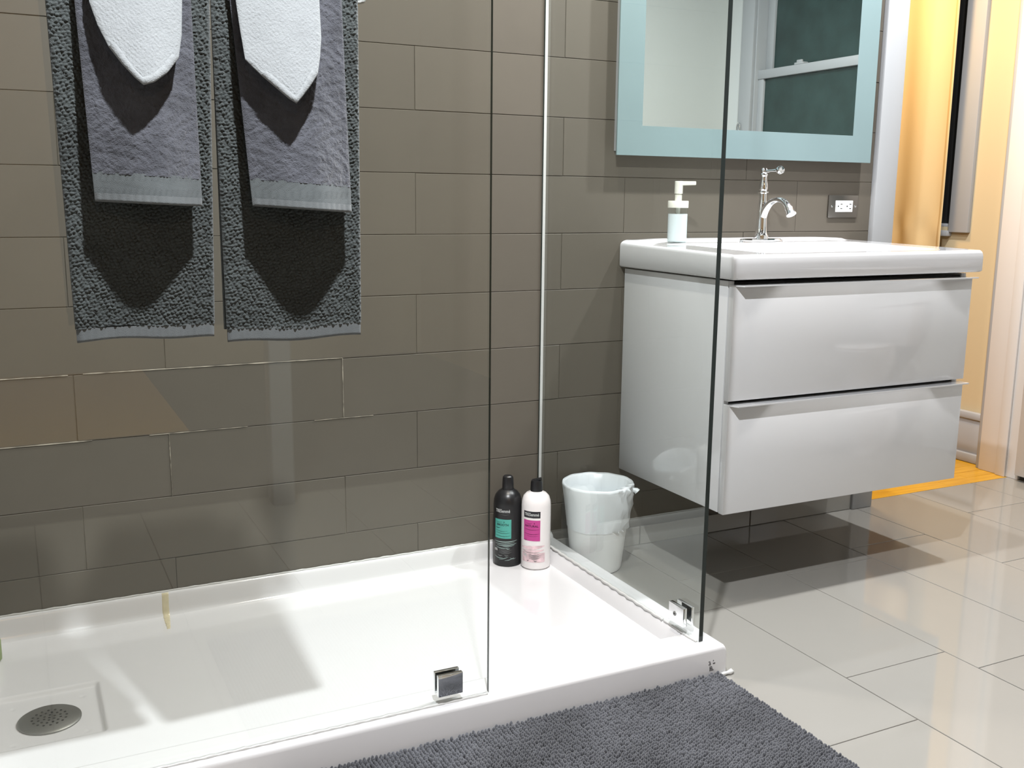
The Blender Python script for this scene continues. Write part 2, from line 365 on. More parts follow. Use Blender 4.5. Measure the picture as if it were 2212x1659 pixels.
# bathroom window on the right wall (seen in the mirror)
def window(name, W, mats='trim', sill=0.045):
    y0, y1, z0, z1 = W
    f = struct(boxes(name, [(XR - 0.018, XR + 0.002, y0 - 0.085, y0 + 0.004, z0 - 0.02, z1 + 0.09), (XR - 0.018, XR + 0.002, y1 - 0.004, y1 + 0.07, z0 - 0.02, z1 + 0.09), (XR - 0.018, XR + 0.002, y0 - 0.085, y1 + 0.07, z1 - 0.004, z1 + 0.10),
                            (XR, XR + 0.12, y0 - 0.001, y0 + 0.012, z0, z1), (XR, XR + 0.12, y1 - 0.012, y1 + 0.001, z0, z1), (XR, XR + 0.12, y0, y1, z1 - 0.012, z1 + 0.001), (XR, XR + 0.12, y0, y1, z0 - 0.001, z0 + 0.012)], mats, bev=0.003))
    box('window_sill', (XR - sill, XR + 0.004, y0 - 0.10 * (sill > 0.03) , y1 + 0.085, z0 - 0.036, z0 - 0.014), mats, f, bev=0.004)
    return f
w1 = window('window_1', W1)
y0, y1, z0, z1 = W1; zm = 1.605
lower = boxes('lower_sash', [(XR + 0.02, XR + 0.05, y0 + 0.012, y0 + 0.050, z0 + 0.012, zm), (XR + 0.02, XR + 0.05, y1 - 0.050, y1 - 0.012, z0 + 0.012, zm), (XR + 0.02, XR + 0.05, y0 + 0.012, y1 - 0.012, z0 + 0.012, z0 + 0.07), (XR + 0.015, XR + 0.055, y0 + 0.012, y1 - 0.012, zm - 0.042, zm)], 'trim', w1, bev=0.003)
upper = boxes('upper_sash', [(XR + 0.06, XR + 0.09, y0 + 0.012, y0 + 0.060, zm - 0.03, z1 - 0.012), (XR + 0.06, XR + 0.09, y1 - 0.060, y1 - 0.012, zm - 0.03, z1 - 0.012), (XR + 0.06, XR + 0.09, y0 + 0.012, y1 - 0.012, z1 - 0.06, z1 - 0.012)], 'trim', w1, bev=0.003)
box('pane', (XR + 0.032, XR + 0.036, y0 + 0.05, y1 - 0.05, z0 + 0.07, zm - 0.04), 'night', lower)
box('pane', (XR + 0.072, XR + 0.076, y0 + 0.06, y1 - 0.06, zm - 0.03, z1 - 0.06), 'night', upper)
bm = bmesh.new(); badd(bm, XR + 0.018, XR + 0.05, y0 + 0.26, y0 + 0.32, zm, zm + 0.010, 0.003); badd(bm, XR + 0.022, XR + 0.034, y0 + 0.27, y0 + 0.305, zm + 0.008, zm + 0.022, 0.004); bm_obj('sash_lock', bm, 'trim', lower)
# hall window behind its curtain
w2 = window('window_2', W2, sill=0.026)
box('pane', (XR + 0.034, XR + 0.038, W2[0] + 0.012, W2[1] - 0.012, W2[2] + 0.012, W2[3] - 0.012), plain('', (0.012, 0.004, 0.004), 0.25) and 'dark', w2)
box('inner_stop', (XR + 0.006, XR + 0.032, W2[0] + 0.010, W2[0] + 0.018, W2[2] + 0.012, W2[3] - 0.012), 'trim', w2)

# ------------------------------------------------------------------ ceiling lamps (just above the frame)
for (n, l, p, c), lab in zip(LAMPS, ('round ceiling downlight above the white vanity', 'round ceiling downlight above the waste bin and the left end of the vanity', 'round ceiling downlight above the shower tray', 'round ceiling downlight in the middle of the room above the bath mat')):
    t = thing('ceiling_downlight', lab, 'light', (l[0], l[1], CEIL), 'ceiling downlights')
    lathe_obj('trim_ring', [(0.046, 0), (0.046, -0.006), (0.060, -0.008), (0.070, -0.002), (0.070, 0)], (l[0], l[1], CEIL), 'trim', t, n=32, cap0=False, cap1=False)

# ------------------------------------------------------------------ shower tray
XT, YT = 0.0447, -0.7725
def axis_pts(a, b, fine, step):
    pts = set(np.round(np.arange(a, b + 1e-9, step), 5)); pts.add(a); pts.add(b)
    for (c, hw, st) in fine:
        for q in np.arange(c - hw, c + hw + 1e-9, st):
            if a <= q <= b: pts.add(round(float(q), 5))
    p = np.array(sorted(pts)); keep = [0]
    for i in range(1, len(p)):
        if p[i] - p[keep[-1]] > 0.0007: keep.append(i)
    return p[keep]
DX, DY = -1.250, -0.402
def tray_h(x, y):
    d = np.hypot(x - DX, y - DY)
    fl = 0.0215 + 0.0125 * np.clip(d / 1.2, 0, 1)
    db, dl, dr, df = -y, x - XL, XT - x, y - YT
    def ledge(q): return 0.036 + 0.0430 * (1 - sstep(0.007, 0.021, q)) + 0.004 * (1 - sstep(0.0, 0.007, q)) - 0.036 * sstep(0.015, 0.050, q)
    back = ledge(db + 0.002 * np.sin(x * 9) * 0.3); left = ledge(dl)
    right = 0.0675 * (1 - sstep(0.048, 0.094, dr)) ; front = 0.0675 * (1 - sstep(0.080, 0.125, df))
    h = np.maximum(np.maximum(fl, np.maximum(back, left) - 0.002), np.maximum(right, front))
    k = 0.006
    for e in (np.maximum(back, left) - 0.002, right, front):
        t = np.clip(1 - np.abs(h - e) / k, 0, 1)
    # rounded outer edges at the front and right
    R = 0.010
    for q in (dr, df):
        u = np.clip((R - q) / R, 0, 1); h = h - (R - np.sqrt(np.maximum(R * R - (R * u) ** 2, 0))) * (u > 0)
    # shallow square recess round the drain
    rx = sstep(0.098, 0.088, np.abs(x - (DX - 0.002))); ry = sstep(0.108, 0.098, np.abs(y - (DY + 0.006)))
    h = h - 0.0075 * rx * ry
    for (sx, sy) in ((-1, 1), (1, 1), (-1, -1), (1, -1)):
        h = h - 0.0012 * np.exp(-(((x - DX - sx * 0.062) ** 2 + (y - DY - sy * 0.072) ** 2) / (0.004 ** 2)))
    return h
ax = axis_pts(XL + 0.002, XT, [(XL + 0.03, 0.03, 0.002), (XT - 0.04, 0.045, 0.002), (DX, 0.11, 0.003), (XT - 0.004, 0.006, 0.001)], 0.012)
ay = axis_pts(YT, -0.0012, [(-0.03, 0.03, 0.002), (YT + 0.06, 0.07, 0.003), (DY, 0.125, 0.003), (YT + 0.004, 0.006, 0.001)], 0.012)
GX, GY = np.meshgrid(ax, ay); GZ = tray_h(GX, GY)
nu, nv = len(ax), len(ay)
V = np.stack([GX.ravel(), GY.ravel(), GZ.ravel()], 1).tolist(); Fc = grid_faces(nu, nv)
def skirt(idx):
    global V, Fc
    base = len(V)
    for i in idx: V.append([V[i][0], V[i][1], 0.0])
    for k in range(len(idx) - 1): Fc.append((idx[k], base + k, base + k + 1, idx[k + 1]))
skirt(list(range(nu))); skirt([j * nu + nu - 1 for j in range(nv)]); skirt([(nv - 1) * nu + i for i in range(nu)][::-1]); skirt([j * nu for j in range(nv)][::-1])
tray = mesh_obj('shower_tray', V, Fc, 'acrylic', angle=60)
tag(tray, 'low white acrylic shower tray with a raised curb in front of the tiled wall', 'shower tray')
# drain
bm = bmesh.new(); zt = 0.0165
lathe(bm, [(0.0, zt + 0.0035), (0.052, zt + 0.0035), (0.056, zt + 0.001), (0.056, zt - 0.003)], (DX, DY, 0), 40, cap0=False, cap1=True)
dr_o = bm_obj('drain_cover', bm, 'steel', tray)
bm = bmesh.new()
for ring, cnt in ((0.0, 1), (0.010, 6), (0.020, 12), (0.030, 16)):
    for i in range(cnt):
        a = 2 * PI * i / cnt + ring * 40; lathe(bm, [(0.0024, 0.0), (0.0024, 0.0004)], (DX + ring * math.cos(a), DY + ring * math.sin(a), zt + 0.0035), 8)
bm_obj('drain_holes', bm, 'dark', dr_o)
# rust streak on the back ledge, printed marks and silicone at the front corner
sx = np.linspace(-0.9965, -0.9765, 7); sy = np.linspace(-0.006, -0.100, 44)
vv = []
for j, y in enumerate(sy):
    for i, x in enumerate(sx):
        wob = 0.002 * math.sin(j * 0.9) * (1 - abs(i - 3) / 3); wd = 1 - 0.55 * (j / 43) ** 1.5
        xx = -0.9865 - 0.006 * j / 43 + (x + 0.9865) * wd + wob; e = 0.0009 if 0 < i < 6 and 0 < j < 43 else -0.002
        vv.append((xx, y, float(tray_h(np.array(xx), np.array(y))) + e))
mesh_obj('rust_streak', vv, grid_faces(7, 44, flip=True), 'stain', tray, angle=180)
bm = bmesh.new(); rr = random.Random(11)
def marks(x0, x1, z0, z1, rows, cols_):
    for a in range(rows):
        for b in range(cols_):
            if rr.random() < 0.22: continue
            u0 = x0 + (x1 - x0) * (b + 0.1) / cols_; u1 = x0 + (x1 - x0) * (b + rr.uniform(0.6, 0.95)) / cols_
            q0 = z0 + (z1 - z0) * (a + 0.12) / rows; q1 = z0 + (z1 - z0) * (a + 0.80) / rows
            badd(bm, u0, u1, YT - 0.0005, YT + 0.001, q0, q1)
marks(-0.001, 0.005, 0.0285, 0.0385, 3, 3); marks(0.010, 0.0165, 0.030, 0.0395, 3, 2); marks(0.0015, 0.0125, 0.0155, 0.0265, 3, 5)
bm_obj('printed_marks', bm, 'tray_ink', tray)
def blob(name, path, rad, mat, parent, seed, n=8, va=0.25):
    rr = random.Random(seed); r_ = [rad * rr.uniform(1 - va, 1 + va) for _ in path]
    bm = bmesh.new(); tube(bm, path, lambda t: r_[min(len(r_) - 1, int(round(t * (len(r_) - 1))))], n); return bm_obj(name, bm, mat, parent, angle=180)
blob('silicone_bead', [(0.030 + 0.004 * i, -0.776 - 0.0005 * (i % 2), 0.004) for i in range(8)] + [(0.0575, -0.772, 0.005)], 0.005, 'silicone', tray, 4)
blob('silicone_bead', [(XL + 0.004 + (XT - XL - 0.01) * i / 120, -0.003, 0.0792 + 0.0006 * math.sin(i * 1.7)) for i in range(121)], 0.0024, 'silicone', tray, 6, 6)

# ------------------------------------------------------------------ glass panels
def pane(name, b, thin, parent):
    bm = bmesh.new(); badd(bm, *b); bm.normal_update()
    idx = [0 if abs(f.normal[thin]) > 0.5 or f.normal[2] < -0.5 else 1 for f in bm.faces]
    me = bpy.data.meshes.new(name); bm.to_mesh(me); bm.free()
    return link(name, me, None, parent, smooth=False, mats=['glass', 'edge'], fmat=idx)
GT = 2.05
front = thing('front_glass_panel', 'tall frameless clear glass panel along the front of the shower, holding the towel rail', 'glass panel', (-0.93, -0.7464, 0.0675))
pane('pane', (XL + 0.004, -0.5008, -0.7514, -0.7434, 0.0690, GT), 1, front)
blob('silicone_bead', [(XL + 0.01 + 0.85 * i / 90, -0.7530, 0.0685 + 0.0006 * math.sin(i * 2.3)) for i in range(91)], 0.0034, 'silicone', front, 9, 6)
side = thing('side_glass_panel', 'frameless clear glass return panel between the shower and the vanity', 'glass panel', (0.0, -0.37, 0.0675))
pane('pane', (-0.0052, 0.0052, -0.741, -0.0035, 0.0690, GT), 0, side)
blob('silicone_bead', [(-0.0075 + 0.0012 * math.sin(i * 1.3), -0.012 - 0.60 * i / 80, 0.0690) for i in range(81)], 0.0040, 'silicone', side, 12, 6, 0.12)
blob('silicone_bead', [(-0.0065 - 0.003 * math.exp(-((i - 22) / 8.0) ** 2), -0.615 - 0.122 * i / 30, 0.0685) for i in range(31)], 0.0030, 'silicone', side, 13, 6)
box('wall_seal', (-0.0020, 0.0055, -0.0045, 0.0008, 0.075, GT), 'silicone', side)
# glass clamps (chrome squares)
def clamp(name, label, axis, ctr):
    t = thing(name, label, 'glass clamp', ctr, 'chrome glass clamps')
    h = 0.0245; x, y, z = ctr
    if axis == 'y':
        box('clamp_plate', (x - h, x + h, y - 0.014, y - 0.0052, z - 0.021, z + 0.021), 'chrome', t, bev=0.0012)
        box('clamp_plate', (x - h, x + h, y + 0.0044, y + 0.012, z - 0.021, z + 0.021), 'chrome', t, bev=0.0012)
        box('gasket', (x - h + 0.001, x + h - 0.001, y - 0.0056, y - 0.0048, z - 0.020, z + 0.020), 'dark', t)
    else:
        box('clamp_plate', (x - 0.016, x - 0.0058, y - h - 0.002, y + h + 0.002, z - 0.021, z + 0.021), 'chrome', t, bev=0.0012)
        box('clamp_plate', (x + 0.0058, x + 0.013, y - h - 0.002, y + h + 0.002, z - 0.021, z + 0.021), 'chrome', t, bev=0.0012)
        box('gasket', (x - 0.0062, x - 0.0053, y - h - 0.0015, y + h + 0.0015, z - 0.020, z + 0.020), 'dark', t)
        sc = lathe_obj('screw', [(0.0052, 0), (0.0052, -0.0008), (0.0046, -0.0014)], (x - 0.016, y + 0.004, z), 'steel', t, n=20, axis='x')
        lathe_obj('socket', [(0.0022, 0), (0.0022, -0.0004)], (x - 0.0174, y + 0.004, z), 'dark', sc, n=6, axis='x')
    return t
clamp('glass_clamp', 'square chrome clamp at the foot of the front glass panel', 'y', (-0.5825, -0.7464, 0.1065))
clamp('glass_clamp', 'square chrome clamp with one screw at the foot of the side glass panel', 'x', (0.0, -0.671, 0.1065))

# ------------------------------------------------------------------ towel rail and towels
RY, RZ = -0.818, 1.296
rail = thing('towel_rail', 'straight chrome towel rail fixed to the front glass panel under the towels', 'towel rail', (-0.98, RY, RZ))
tube_obj('rail_tube', [(-1.225, RY, RZ), (-0.752, RY, RZ)], 0.009, 'chrome', rail, 20)
for x in (-1.215, -0.7575):
    lathe_obj('post', [(0.010, -0.7515), (0.010, RY - 0.004), (0.0, RY - 0.006)], (x, 0, RZ), 'chrome', rail, n=20, axis='y', cap1=False)
    lathe_obj('rosette', [(0.024, -0.7515), (0.024, -0.757), (0.012, -0.760)], (x, 0, RZ), 'chrome', rail, n=24, axis='y')
    lathe_obj('end_collar', [(0.019, -0.009), (0.021, 0.0), (0.019, 0.009)], (x, RY, RZ), 'chrome', rail, n=24, axis='x')
def hang(name, mat, parent, left, right, ztop, zbot, yfun, nu, nv, disp, thick=0.006, botfun=None, angle=180, edge=None, topfun=None):
    """a hanging sheet: x between left(z), right(z); y = yfun(u, z) on its middle; disp(X, Z) pushes the front out"""
    u = np.linspace(0, 1, nu); s = np.linspace(0, 1, nv); U, S = np.meshgrid(u, s)
    zb = botfun(U) if botfun else zbot + 0 * U
    zt_ = topfun(U) if topfun else ztop
    Z = zt_ + (zb - zt_) * S
    L = left(Z); Rr = right(Z); X = L + (Rr - L) * U
    Y = yfun(U, Z)
    rim = np.minimum(np.minimum(U, 1 - U) * (Rr - L) / 0.005, 1.0); rim = np.sqrt(np.clip(rim, 0, 1))
    rimb = np.sqrt(np.clip((1 - S) * np.abs(ztop - zbot) / 0.003, 0, 1)); k = rim * rimb if edge is None else rim
    D = disp(X, Z)
    Yf = Y - (thick / 2) * (0.25 + 0.75 * k) - D * k
    n = nu * nv
    v = np.concatenate([np.stack([X.ravel(), Yf.ravel(), Z.ravel()], 1)])
    us = np.linspace(0, 1, max(6, nu // 6)); ss = np.linspace(0, 1, max(6, nv // 6))
    # back sheet (same outline, coarse)
    U2, S2 = np.meshgrid(us, ss); zb2 = botfun(U2) if botfun else zbot + 0 * U2; zt2 = topfun(U2) if topfun else ztop; Z2 = zt2 + (zb2 - zt2) * S2
    L2 = left(Z2); R2 = right(Z2); X2 = L2 + (R2 - L2) * U2; Y2 = yfun(U2, Z2) + thick / 2 * 0.25
    vb = np.stack([X2.ravel(), Y2.ravel(), Z2.ravel()], 1)
    f = grid_faces(nu, nv, 0, flip=True) + grid_faces(len(us), len(ss), n)
    return mesh_obj(name, np.concatenate([v, vb]).tolist(), f, mat, parent, angle=angle)
nrng = np.random.default_rng(4)
def hashn(i, j, s=0.0):
    v = np.sin(i * 127.1 + j * 311.7 + s * 74.7) * 43758.5453; return v - np.floor(v)
def popcorn(X, Z):
    # staggered little loops, about 7 mm apart
    p = 0.0060; q = 0.0045
    X = X + 0.0007 * np.sin(Z * 130) + 0.0004 * np.sin(Z * 410 + X * 60); Z = Z + 0.0010 * np.sin(X * 240 + 1.3) + 0.0006 * np.sin(X * 610)
    i0 = np.floor(X / p + 0.36 * np.floor(Z / q)); Z = Z + q * 0.30 * (i0 % 2) + q * 0.35 * (hashn(i0, 7.0) - 0.5)
    j = np.floor(Z / q); xs_ = X / p + 0.36 * j; i = np.floor(xs_)
    du = xs_ - i - 0.5 + 0.25 * (hashn(i, j) - 0.5); dv = Z / q - j - 0.5 + 0.25 * (hashn(i, j, 2.) - 0.5)
    r = np.sqrt((du * 1.0) ** 2 + (dv * 1.0) ** 2); h = np.clip(1 - (r / 0.56) ** 2, 0, 1) ** 0.6
    return 0.0030 * h * (0.55 + 0.65 * hashn(i, j, 5.)) + 0.0004 * (hashn(np.floor(X / 0.0016), np.floor(Z / 0.0016)) - 0.5)
def terry(X, Z):
    a = hashn(np.floor(X / 0.0022 + 0.6 * np.sin(Z * 300)), np.floor(Z / 0.0030 + 0.5 * np.sin(X * 420)))
    return 0.0013 * a + 0.0007 * np.sin(X * 190 + 3 * np.sin(Z * 90)) * np.sin(Z * 170 + 2 * np.sin(X * 70))
def weave(X, Z): return 0.0008 * np.abs(np.sin((X + Z * np.where(np.floor(Z / 0.0105) % 2 == 0, 1.4, -1.4)) * PI / 0.0030)) 
def rib(X, Z): return 0.0008 * np.abs(np.sin(X * PI / 0.0095)) 
lin = lambda za, xa, zb, xb: (lambda z: xa + (xb - xa) * (z - za) / (zb - za))
def roll_over(name, mat, parent, x0, x1, yf, yb, zt, zbk, r=0.012):
    """the part of a towel that goes over the rail and down its back"""
    prof = [(yf, zt - 0.06), (yf, zt - 0.02)]
    cy = (yf + yb) / 2; ry = (yb - yf) / 2
    for k in range(0, 13):
        a = PI - PI * k / 12; prof.append((cy + ry * math.cos(a), zt - 0.006 + ry * 0.8 * math.sin(a)))
    prof += [(yb, zt - 0.06), (yb + 0.001, zbk)]
    t = 0.005; v = []; f = []; n = len(prof)
    for off in (0, t):
        for (y, z) in prof:
            cdir = Vector((y - cy, z - (zt - 0.006))); cdir = cdir.normalized() if z > zt - 0.012 else Vector((1 if y > cy else -1, 0))
            for x in (x0 + off * 0.3, x1 - off * 0.3): v.append((x, y + (-cdir.x) * off, z + (-cdir.y) * off))
    for i in range(n - 1): f += [(2 * i, 2 * i + 1, 2 * i + 3, 2 * i + 2), (2 * n + 2 * i, 2 * n + 2 * i + 2, 2 * n + 2 * i + 3, 2 * n + 2 * i + 1), (2 * i, 2 * i + 2, 2 * n + 2 * i + 2, 2 * n + 2 * i), (2 * i + 1, 2 * n + 2 * i + 1, 2 * n + 2 * i + 3, 2 * i + 3)]
    f += [(2 * n - 2, 2 * n - 1, 4 * n - 1, 4 * n - 2), (0, 2 * n, 2 * n + 1, 1)]
    bm = bmesh.new(); bv = [bm.verts.new(p) for p in v]
    for q in f: bm.faces.new([bv[i] for i in q])
    return bm_obj(name, bm, mat, parent)
ZR = RZ + 0.014
def bath_towel(label, L, R, zb, seed):
    t = thing('bath_towel', label, 'towel', ((L(1.0) + R(1.0)) / 2, -0.846, zb), 'charcoal bath towels on the rail')
    zh = zb + 0.0125
    yf = lambda U, Z: -0.8470 - 0.004 * np.sin(U * 3.0 + seed) * (1.3 - Z) - 0.003 * (1 - np.minimum(U, 1 - U) * 2)
    bot = lambda d: (lambda U: zb + d + 0.003 * np.sin(U * 2.6 + seed * 2) - 0.0015 * np.cos(U * 9 + seed))
    hang('terry_pile', 'bath_towel', t, L, R, ZR - 0.02, zh, yf, 160, 400, popcorn, 0.008, bot(0.0190), edge=1)
    hang('hem', 'hem', t, lambda z: L(z) + 0.001, lambda z: R(z) - 0.001, zh + 0.009, zb, yf, 60, 14, rib, 0.009, bot(0.0))
    roll_over('rail_fold', 'bath_towel', t, max(L(1.3), L(0.79)) + 0.006, min(R(1.3), R(0.79)) - 0.004, -0.853, -0.800, ZR, zb + 0.012)
    return t
bath_towel('charcoal popcorn-textured bath towel on the left half of the rail', lin(1.238, -1.190, 0.79, -1.181), lin(1.256, -0.9815, 0.79, -0.994), 0.787, 0.4)
bath_towel('charcoal popcorn-textured bath towel on the right half of the rail', lin(1.26, -0.9805, 0.79, -0.9775), lin(1.27, -0.768, 0.78, -0.771), 0.779, 1.7)
def bow(U, c, z, zh, amp):
    e = np.where(U < c, U / c, (1 - U) / (1 - c)); g = np.clip((1.315 - z) / (1.315 - zh), 0, 1)
    return amp * g ** 1.15 * (0.46 + 0.54 * np.sin(np.clip(e, 0, 1) * PI / 2) ** 1.4)
def hand_towel(label, L, R, zl, zr_, c, amp):
    zb = (zl + zr_) / 2; hg = lambda d: (lambda U: zl + (zr_ - zl) * U + d)
    t = thing('hand_towel', label, 'towel', ((L(1.0) + R(1.0)) / 2, -0.87, zb), 'slate hand towels on the rail')
    yf = lambda U, Z: -0.8615 - bow(U, c, Z, zb, amp)
    hang('terry_pile', 'hand_towel', t, L, R, ZR - 0.004, zb, yf, 110, 200, terry, 0.004, hg(0.0370), edge=1)
    hang('woven_band', 'band', t, L, R, zb + 0.040, zb, yf, 150, 40, weave, 0.0035, hg(0.0105), edge=1, topfun=hg(0.0395))
    hang('hem', 'hem', t, L, R, zb + 0.0125, zb, yf, 90, 12, rib, 0.0075, hg(0.0), topfun=hg(0.0115))
    roll_over('rail_fold', 'hand_towel', t, L(1.3), R(1.3), -0.8635, -0.782, ZR + 0.006, 1.10)
    return t
HL = (lin(1.237, -1.156, 0.98, -1.148), lin(1.251, -1.009, 0.974, -1.010))
HR = (lin(1.255, -0.957, 0.976, -0.941), lin(1.27, -0.797, 0.965, -0.796))
hand_towel('slate grey hand towel over the left bath towel, with a woven border', *HL, 0.981, 0.975, 0.56, 0.058)
hand_towel('slate grey hand towel over the right bath towel, with a woven border', *HR, 0.976, 0.967, 0.54, 0.062)
# washcloths: a corner hanging to a point; outline traced per height as left and right edges
def pix_y(u, v, y):
    d = fw + r1 * ((u - 1106) / 2178.195) - u1 * ((v - 829.5) / 2178.195); k = (y - CAM.y) / d.y; return CAM + d * k
def washcloth(label, Lp, Rp, tip, c, hl):
    yq = -0.905
    lp = [pix_y(u, v, yq) for u, v in Lp]; rp = [pix_y(u, v, yq) for u, v in Rp]; tp = pix_y(*tip, yq)
    lz = np.array([p.z for p in lp] + [tp.z])[::-1]; lx = np.array([p.x for p in lp] + [tp.x])[::-1]
    rz = np.array([p.z for p in rp] + [tp.z])[::-1]; rx = np.array([p.x for p in rp] + [tp.x])[::-1]
    t = thing('washcloth', label, 'washcloth', (tp.x, yq, tp.z), 'white washcloths on the rail')
    L = lambda z: np.interp(z, lz, lx) ; R = lambda z: np.interp(z, rz, rx)
    x0h, x1h = hl
    def yabs(X, Z):
        U = np.clip((X - x0h) / (x1h - x0h), 0.02, 0.98)
        base = -0.8650 - bow(U, c, Z, 0.975, 0.060)
        g = np.clip((1.33 - Z) / (1.33 - tp.z), 0, 1)
        return base - 0.004 - 0.031 * g ** 1.2
    def yf(U, Z): return yabs(L(Z) + (R(Z) - L(Z)) * U, Z)
    fine = lambda X, Z: 0.0007 * hashn(np.floor(X / 0.0016), np.floor(Z / 0.0016)) + 0.00012 * np.sin((X + Z) * 900)
    zt = ZR + 0.0
    hang('terry_pile', 'washcloth', t, L, R, zt, tp.z, yf, 110, 130, fine, 0.004, lambda U: tp.z + 0.0006 + 0 * U, edge=1)
    # stitched hem following the two slanting lower edges
    pts = [(L(z), z) for z in np.linspace(min(lp[-3].z, 1.2), tp.z, 26)] + [(R(z), z) for z in np.linspace(tp.z, rp[-3].z, 22)][1:]
    cx = (pts[0][0] + pts[-1][0]) / 2; ctr = Vector((tp.x, 0, tp.z + 0.06)); v = []; n = len(pts)
    for (x, z) in pts:
        inn = Vector((ctr.x - x, 0, ctr.z - z)).normalized()
        for k, o in ((-0.0004, 0.0012), (0.0012, 0.0042), (0.0075, 0.0044), (0.0095, 0.0030)):
            q = Vector((x, 0, z)) + inn * k; wob = 0.0006 * math.sin(len(v) * 1.9); v.append((q.x, float(yabs(np.array(q.x), np.array(q.z))) - o + wob * (0.0015 < k < 0.009), q.z))
    bm = bmesh.new(); bv = [bm.verts.new(p) for p in v]
    for i in range(n - 1):
        for j in range(3): bm.faces.new((bv[i * 4 + j], bv[i * 4 + j + 1], bv[i * 4 + j + 5], bv[i * 4 + j + 4]))
    bm_obj('hem', bm, 'washcloth', t, angle=180)
    roll_over('rail_fold', 'washcloth', t, lp[0].x, rp[0].x, -0.868, -0.776, ZR + 0.012, 1.18)
washcloth('white washcloth folded to a blunt rounded point over the left hand towel', [(188, -60), (195, 0), (212, 52), (234, 100), (262, 140), (287, 170)], [(400, -60), (398, 0), (394, 75), (385, 125), (357, 160), (328, 181)], (305, 187), 0.56, (-1.150, -1.010))
washcloth('white washcloth folded to a sharp point over the right hand towel', [(512, -60), (517, 0), (523, 60), (531, 128), (562, 162), (592, 192), (616, 216)], [(702, -60), (699, 0), (697, 80), (690, 125), (682, 160), (662, 188), (641, 214)], (630, 226), 0.54, (-0.945, -0.796))

# ------------------------------------------------------------------ bath mat
mx0, mx1, my0, my1 = -0.92, 0.026, -1.34, -0.779
bmat = box('bath_mat', (mx0, mx1, my0, my1, 0.0, 0.006), 'mat_base', bev=0.002)
tag(bmat, 'grey chenille bath mat with rows of noodle loops, on the floor along the shower curb', 'bath mat')
px_, py_ = 0.0076, 0.0066
nx, ny = int((mx1 - mx0) / px_), int((my1 - my0) / py_)
gi, gj = np.meshgrid(np.arange(nx), np.arange(ny)); gi = gi.ravel(); gj = gj.ravel()
rg = np.random.default_rng(2)
bxx = mx0 + (gi + 0.5) * px_ + rg.normal(0, 0.0004, gi.size); byy = my0 + (gj + 0.5 + 0.5 * (gi % 2) + 0.25 * np.sin(gi * 0.7)) * py_ + rg.normal(0, 0.0008, gi.size)
keep = (byy < my1 + 0.001); bxx, byy = bxx[keep], byy[keep]; nb = bxx.size
# one bead: a small rounded loop, 26 vertices
bv = [(0, 0, 1.0)]; bf = []
for a_, r_ in ((35, 1), (70, 1), (105, 1)):
    for k in range(6):
        t_ = 2 * PI * k / 6; bv.append((math.sin(math.radians(a_)) * math.cos(t_), math.sin(math.radians(a_)) * math.sin(t_), math.cos(math.radians(a_))))
for k in range(6): bf.append((0, 1 + k, 1 + (k + 1) % 6))
for q in range(2):
    for k in range(6): bf.append((1 + q * 6 + k, 7 + q * 6 + k, 7 + q * 6 + (k + 1) % 6, 1 + q * 6 + (k + 1) % 6))
bv = np.array(bv)
sxy = rg.uniform(0.88, 1.12, (nb, 1)); lean = rg.normal(0, 0.16, (nb, 2)) + np.array([[0.0, -0.15]])
hgt = rg.uniform(0.0085, 0.0125, (nb, 1))
P = np.zeros((nb, len(bv), 3))
P[:, :, 0] = bxx[:, None] + bv[None, :, 0] * 0.0037 * sxy + bv[None, :, 2] * 0.006 * lean[:, :1]
P[:, :, 1] = byy[:, None] + bv[None, :, 1] * 0.0040 * sxy + bv[None, :, 2] * 0.006 * lean[:, 1:]
P[:, :, 2] = 0.0075 + (bv[None, :, 2]) * hgt * 0.75
FF = []
lenv = len(bv)
tri = [f for f in bf]
allf = [tuple(i + b * lenv for i in f) for b in range(nb) for f in tri]
pile = mesh_obj('chenille_pile', P.reshape(-1, 3).tolist(), allf, 'mat', bmat, angle=180); pile['kind'] = 'stuff'

# ------------------------------------------------------------------ bottles in the tray
def cyl_patch(name, c, r, a0, a1, z0, z1, mat, parent, n=16, lift=0.0004):
    v = []; f = []
    for i in range(n + 1):
        a = a0 + (a1 - a0) * i / n
        for z in (z0, z1): v.append((c[0] + (r + lift) * math.cos(a), c[1] + (r + lift) * math.sin(a), c[2] + z))
    for i in range(n): f.append((2 * i, 2 * i + 2, 2 * i + 3, 2 * i + 1))
    return mesh_obj(name, v, f, mat, parent, angle=180)
def text_mesh(s, size, bold=0.0):
    cu = bpy.data.curves.new('lettering', 'FONT'); cu.body = s; cu.size = size; cu.align_x = 'CENTER'; cu.align_y = 'CENTER'; cu.offset = bold; cu.resolution_u = 3
    o = bpy.data.objects.new('lettering', cu); COL.objects.link(o); dg = bpy.context.evaluated_depsgraph_get(); dg.update()
    me = bpy.data.meshes.new_from_object(o.evaluated_get(dg)); bpy.data.objects.remove(o); return me
def cyl_text(name, s, size, c, r, amid, z, mat, parent, bold=0.0, width=None, lift=0.0009):
    me = text_mesh(s, size, bold); xs_ = [v.co.x for v in me.vertices]; wd = max(xs_) - min(xs_); k = (width / wd) if width else 1.0
    for v in me.vertices:
        a = amid + v.co.x * k / r; v.co = ((c[0] + (r + lift) * math.cos(a)), (c[1] + (r + lift) * math.sin(a)), c[2] + z + v.co.y)
    return link(name, me, mat, parent, smooth=False)
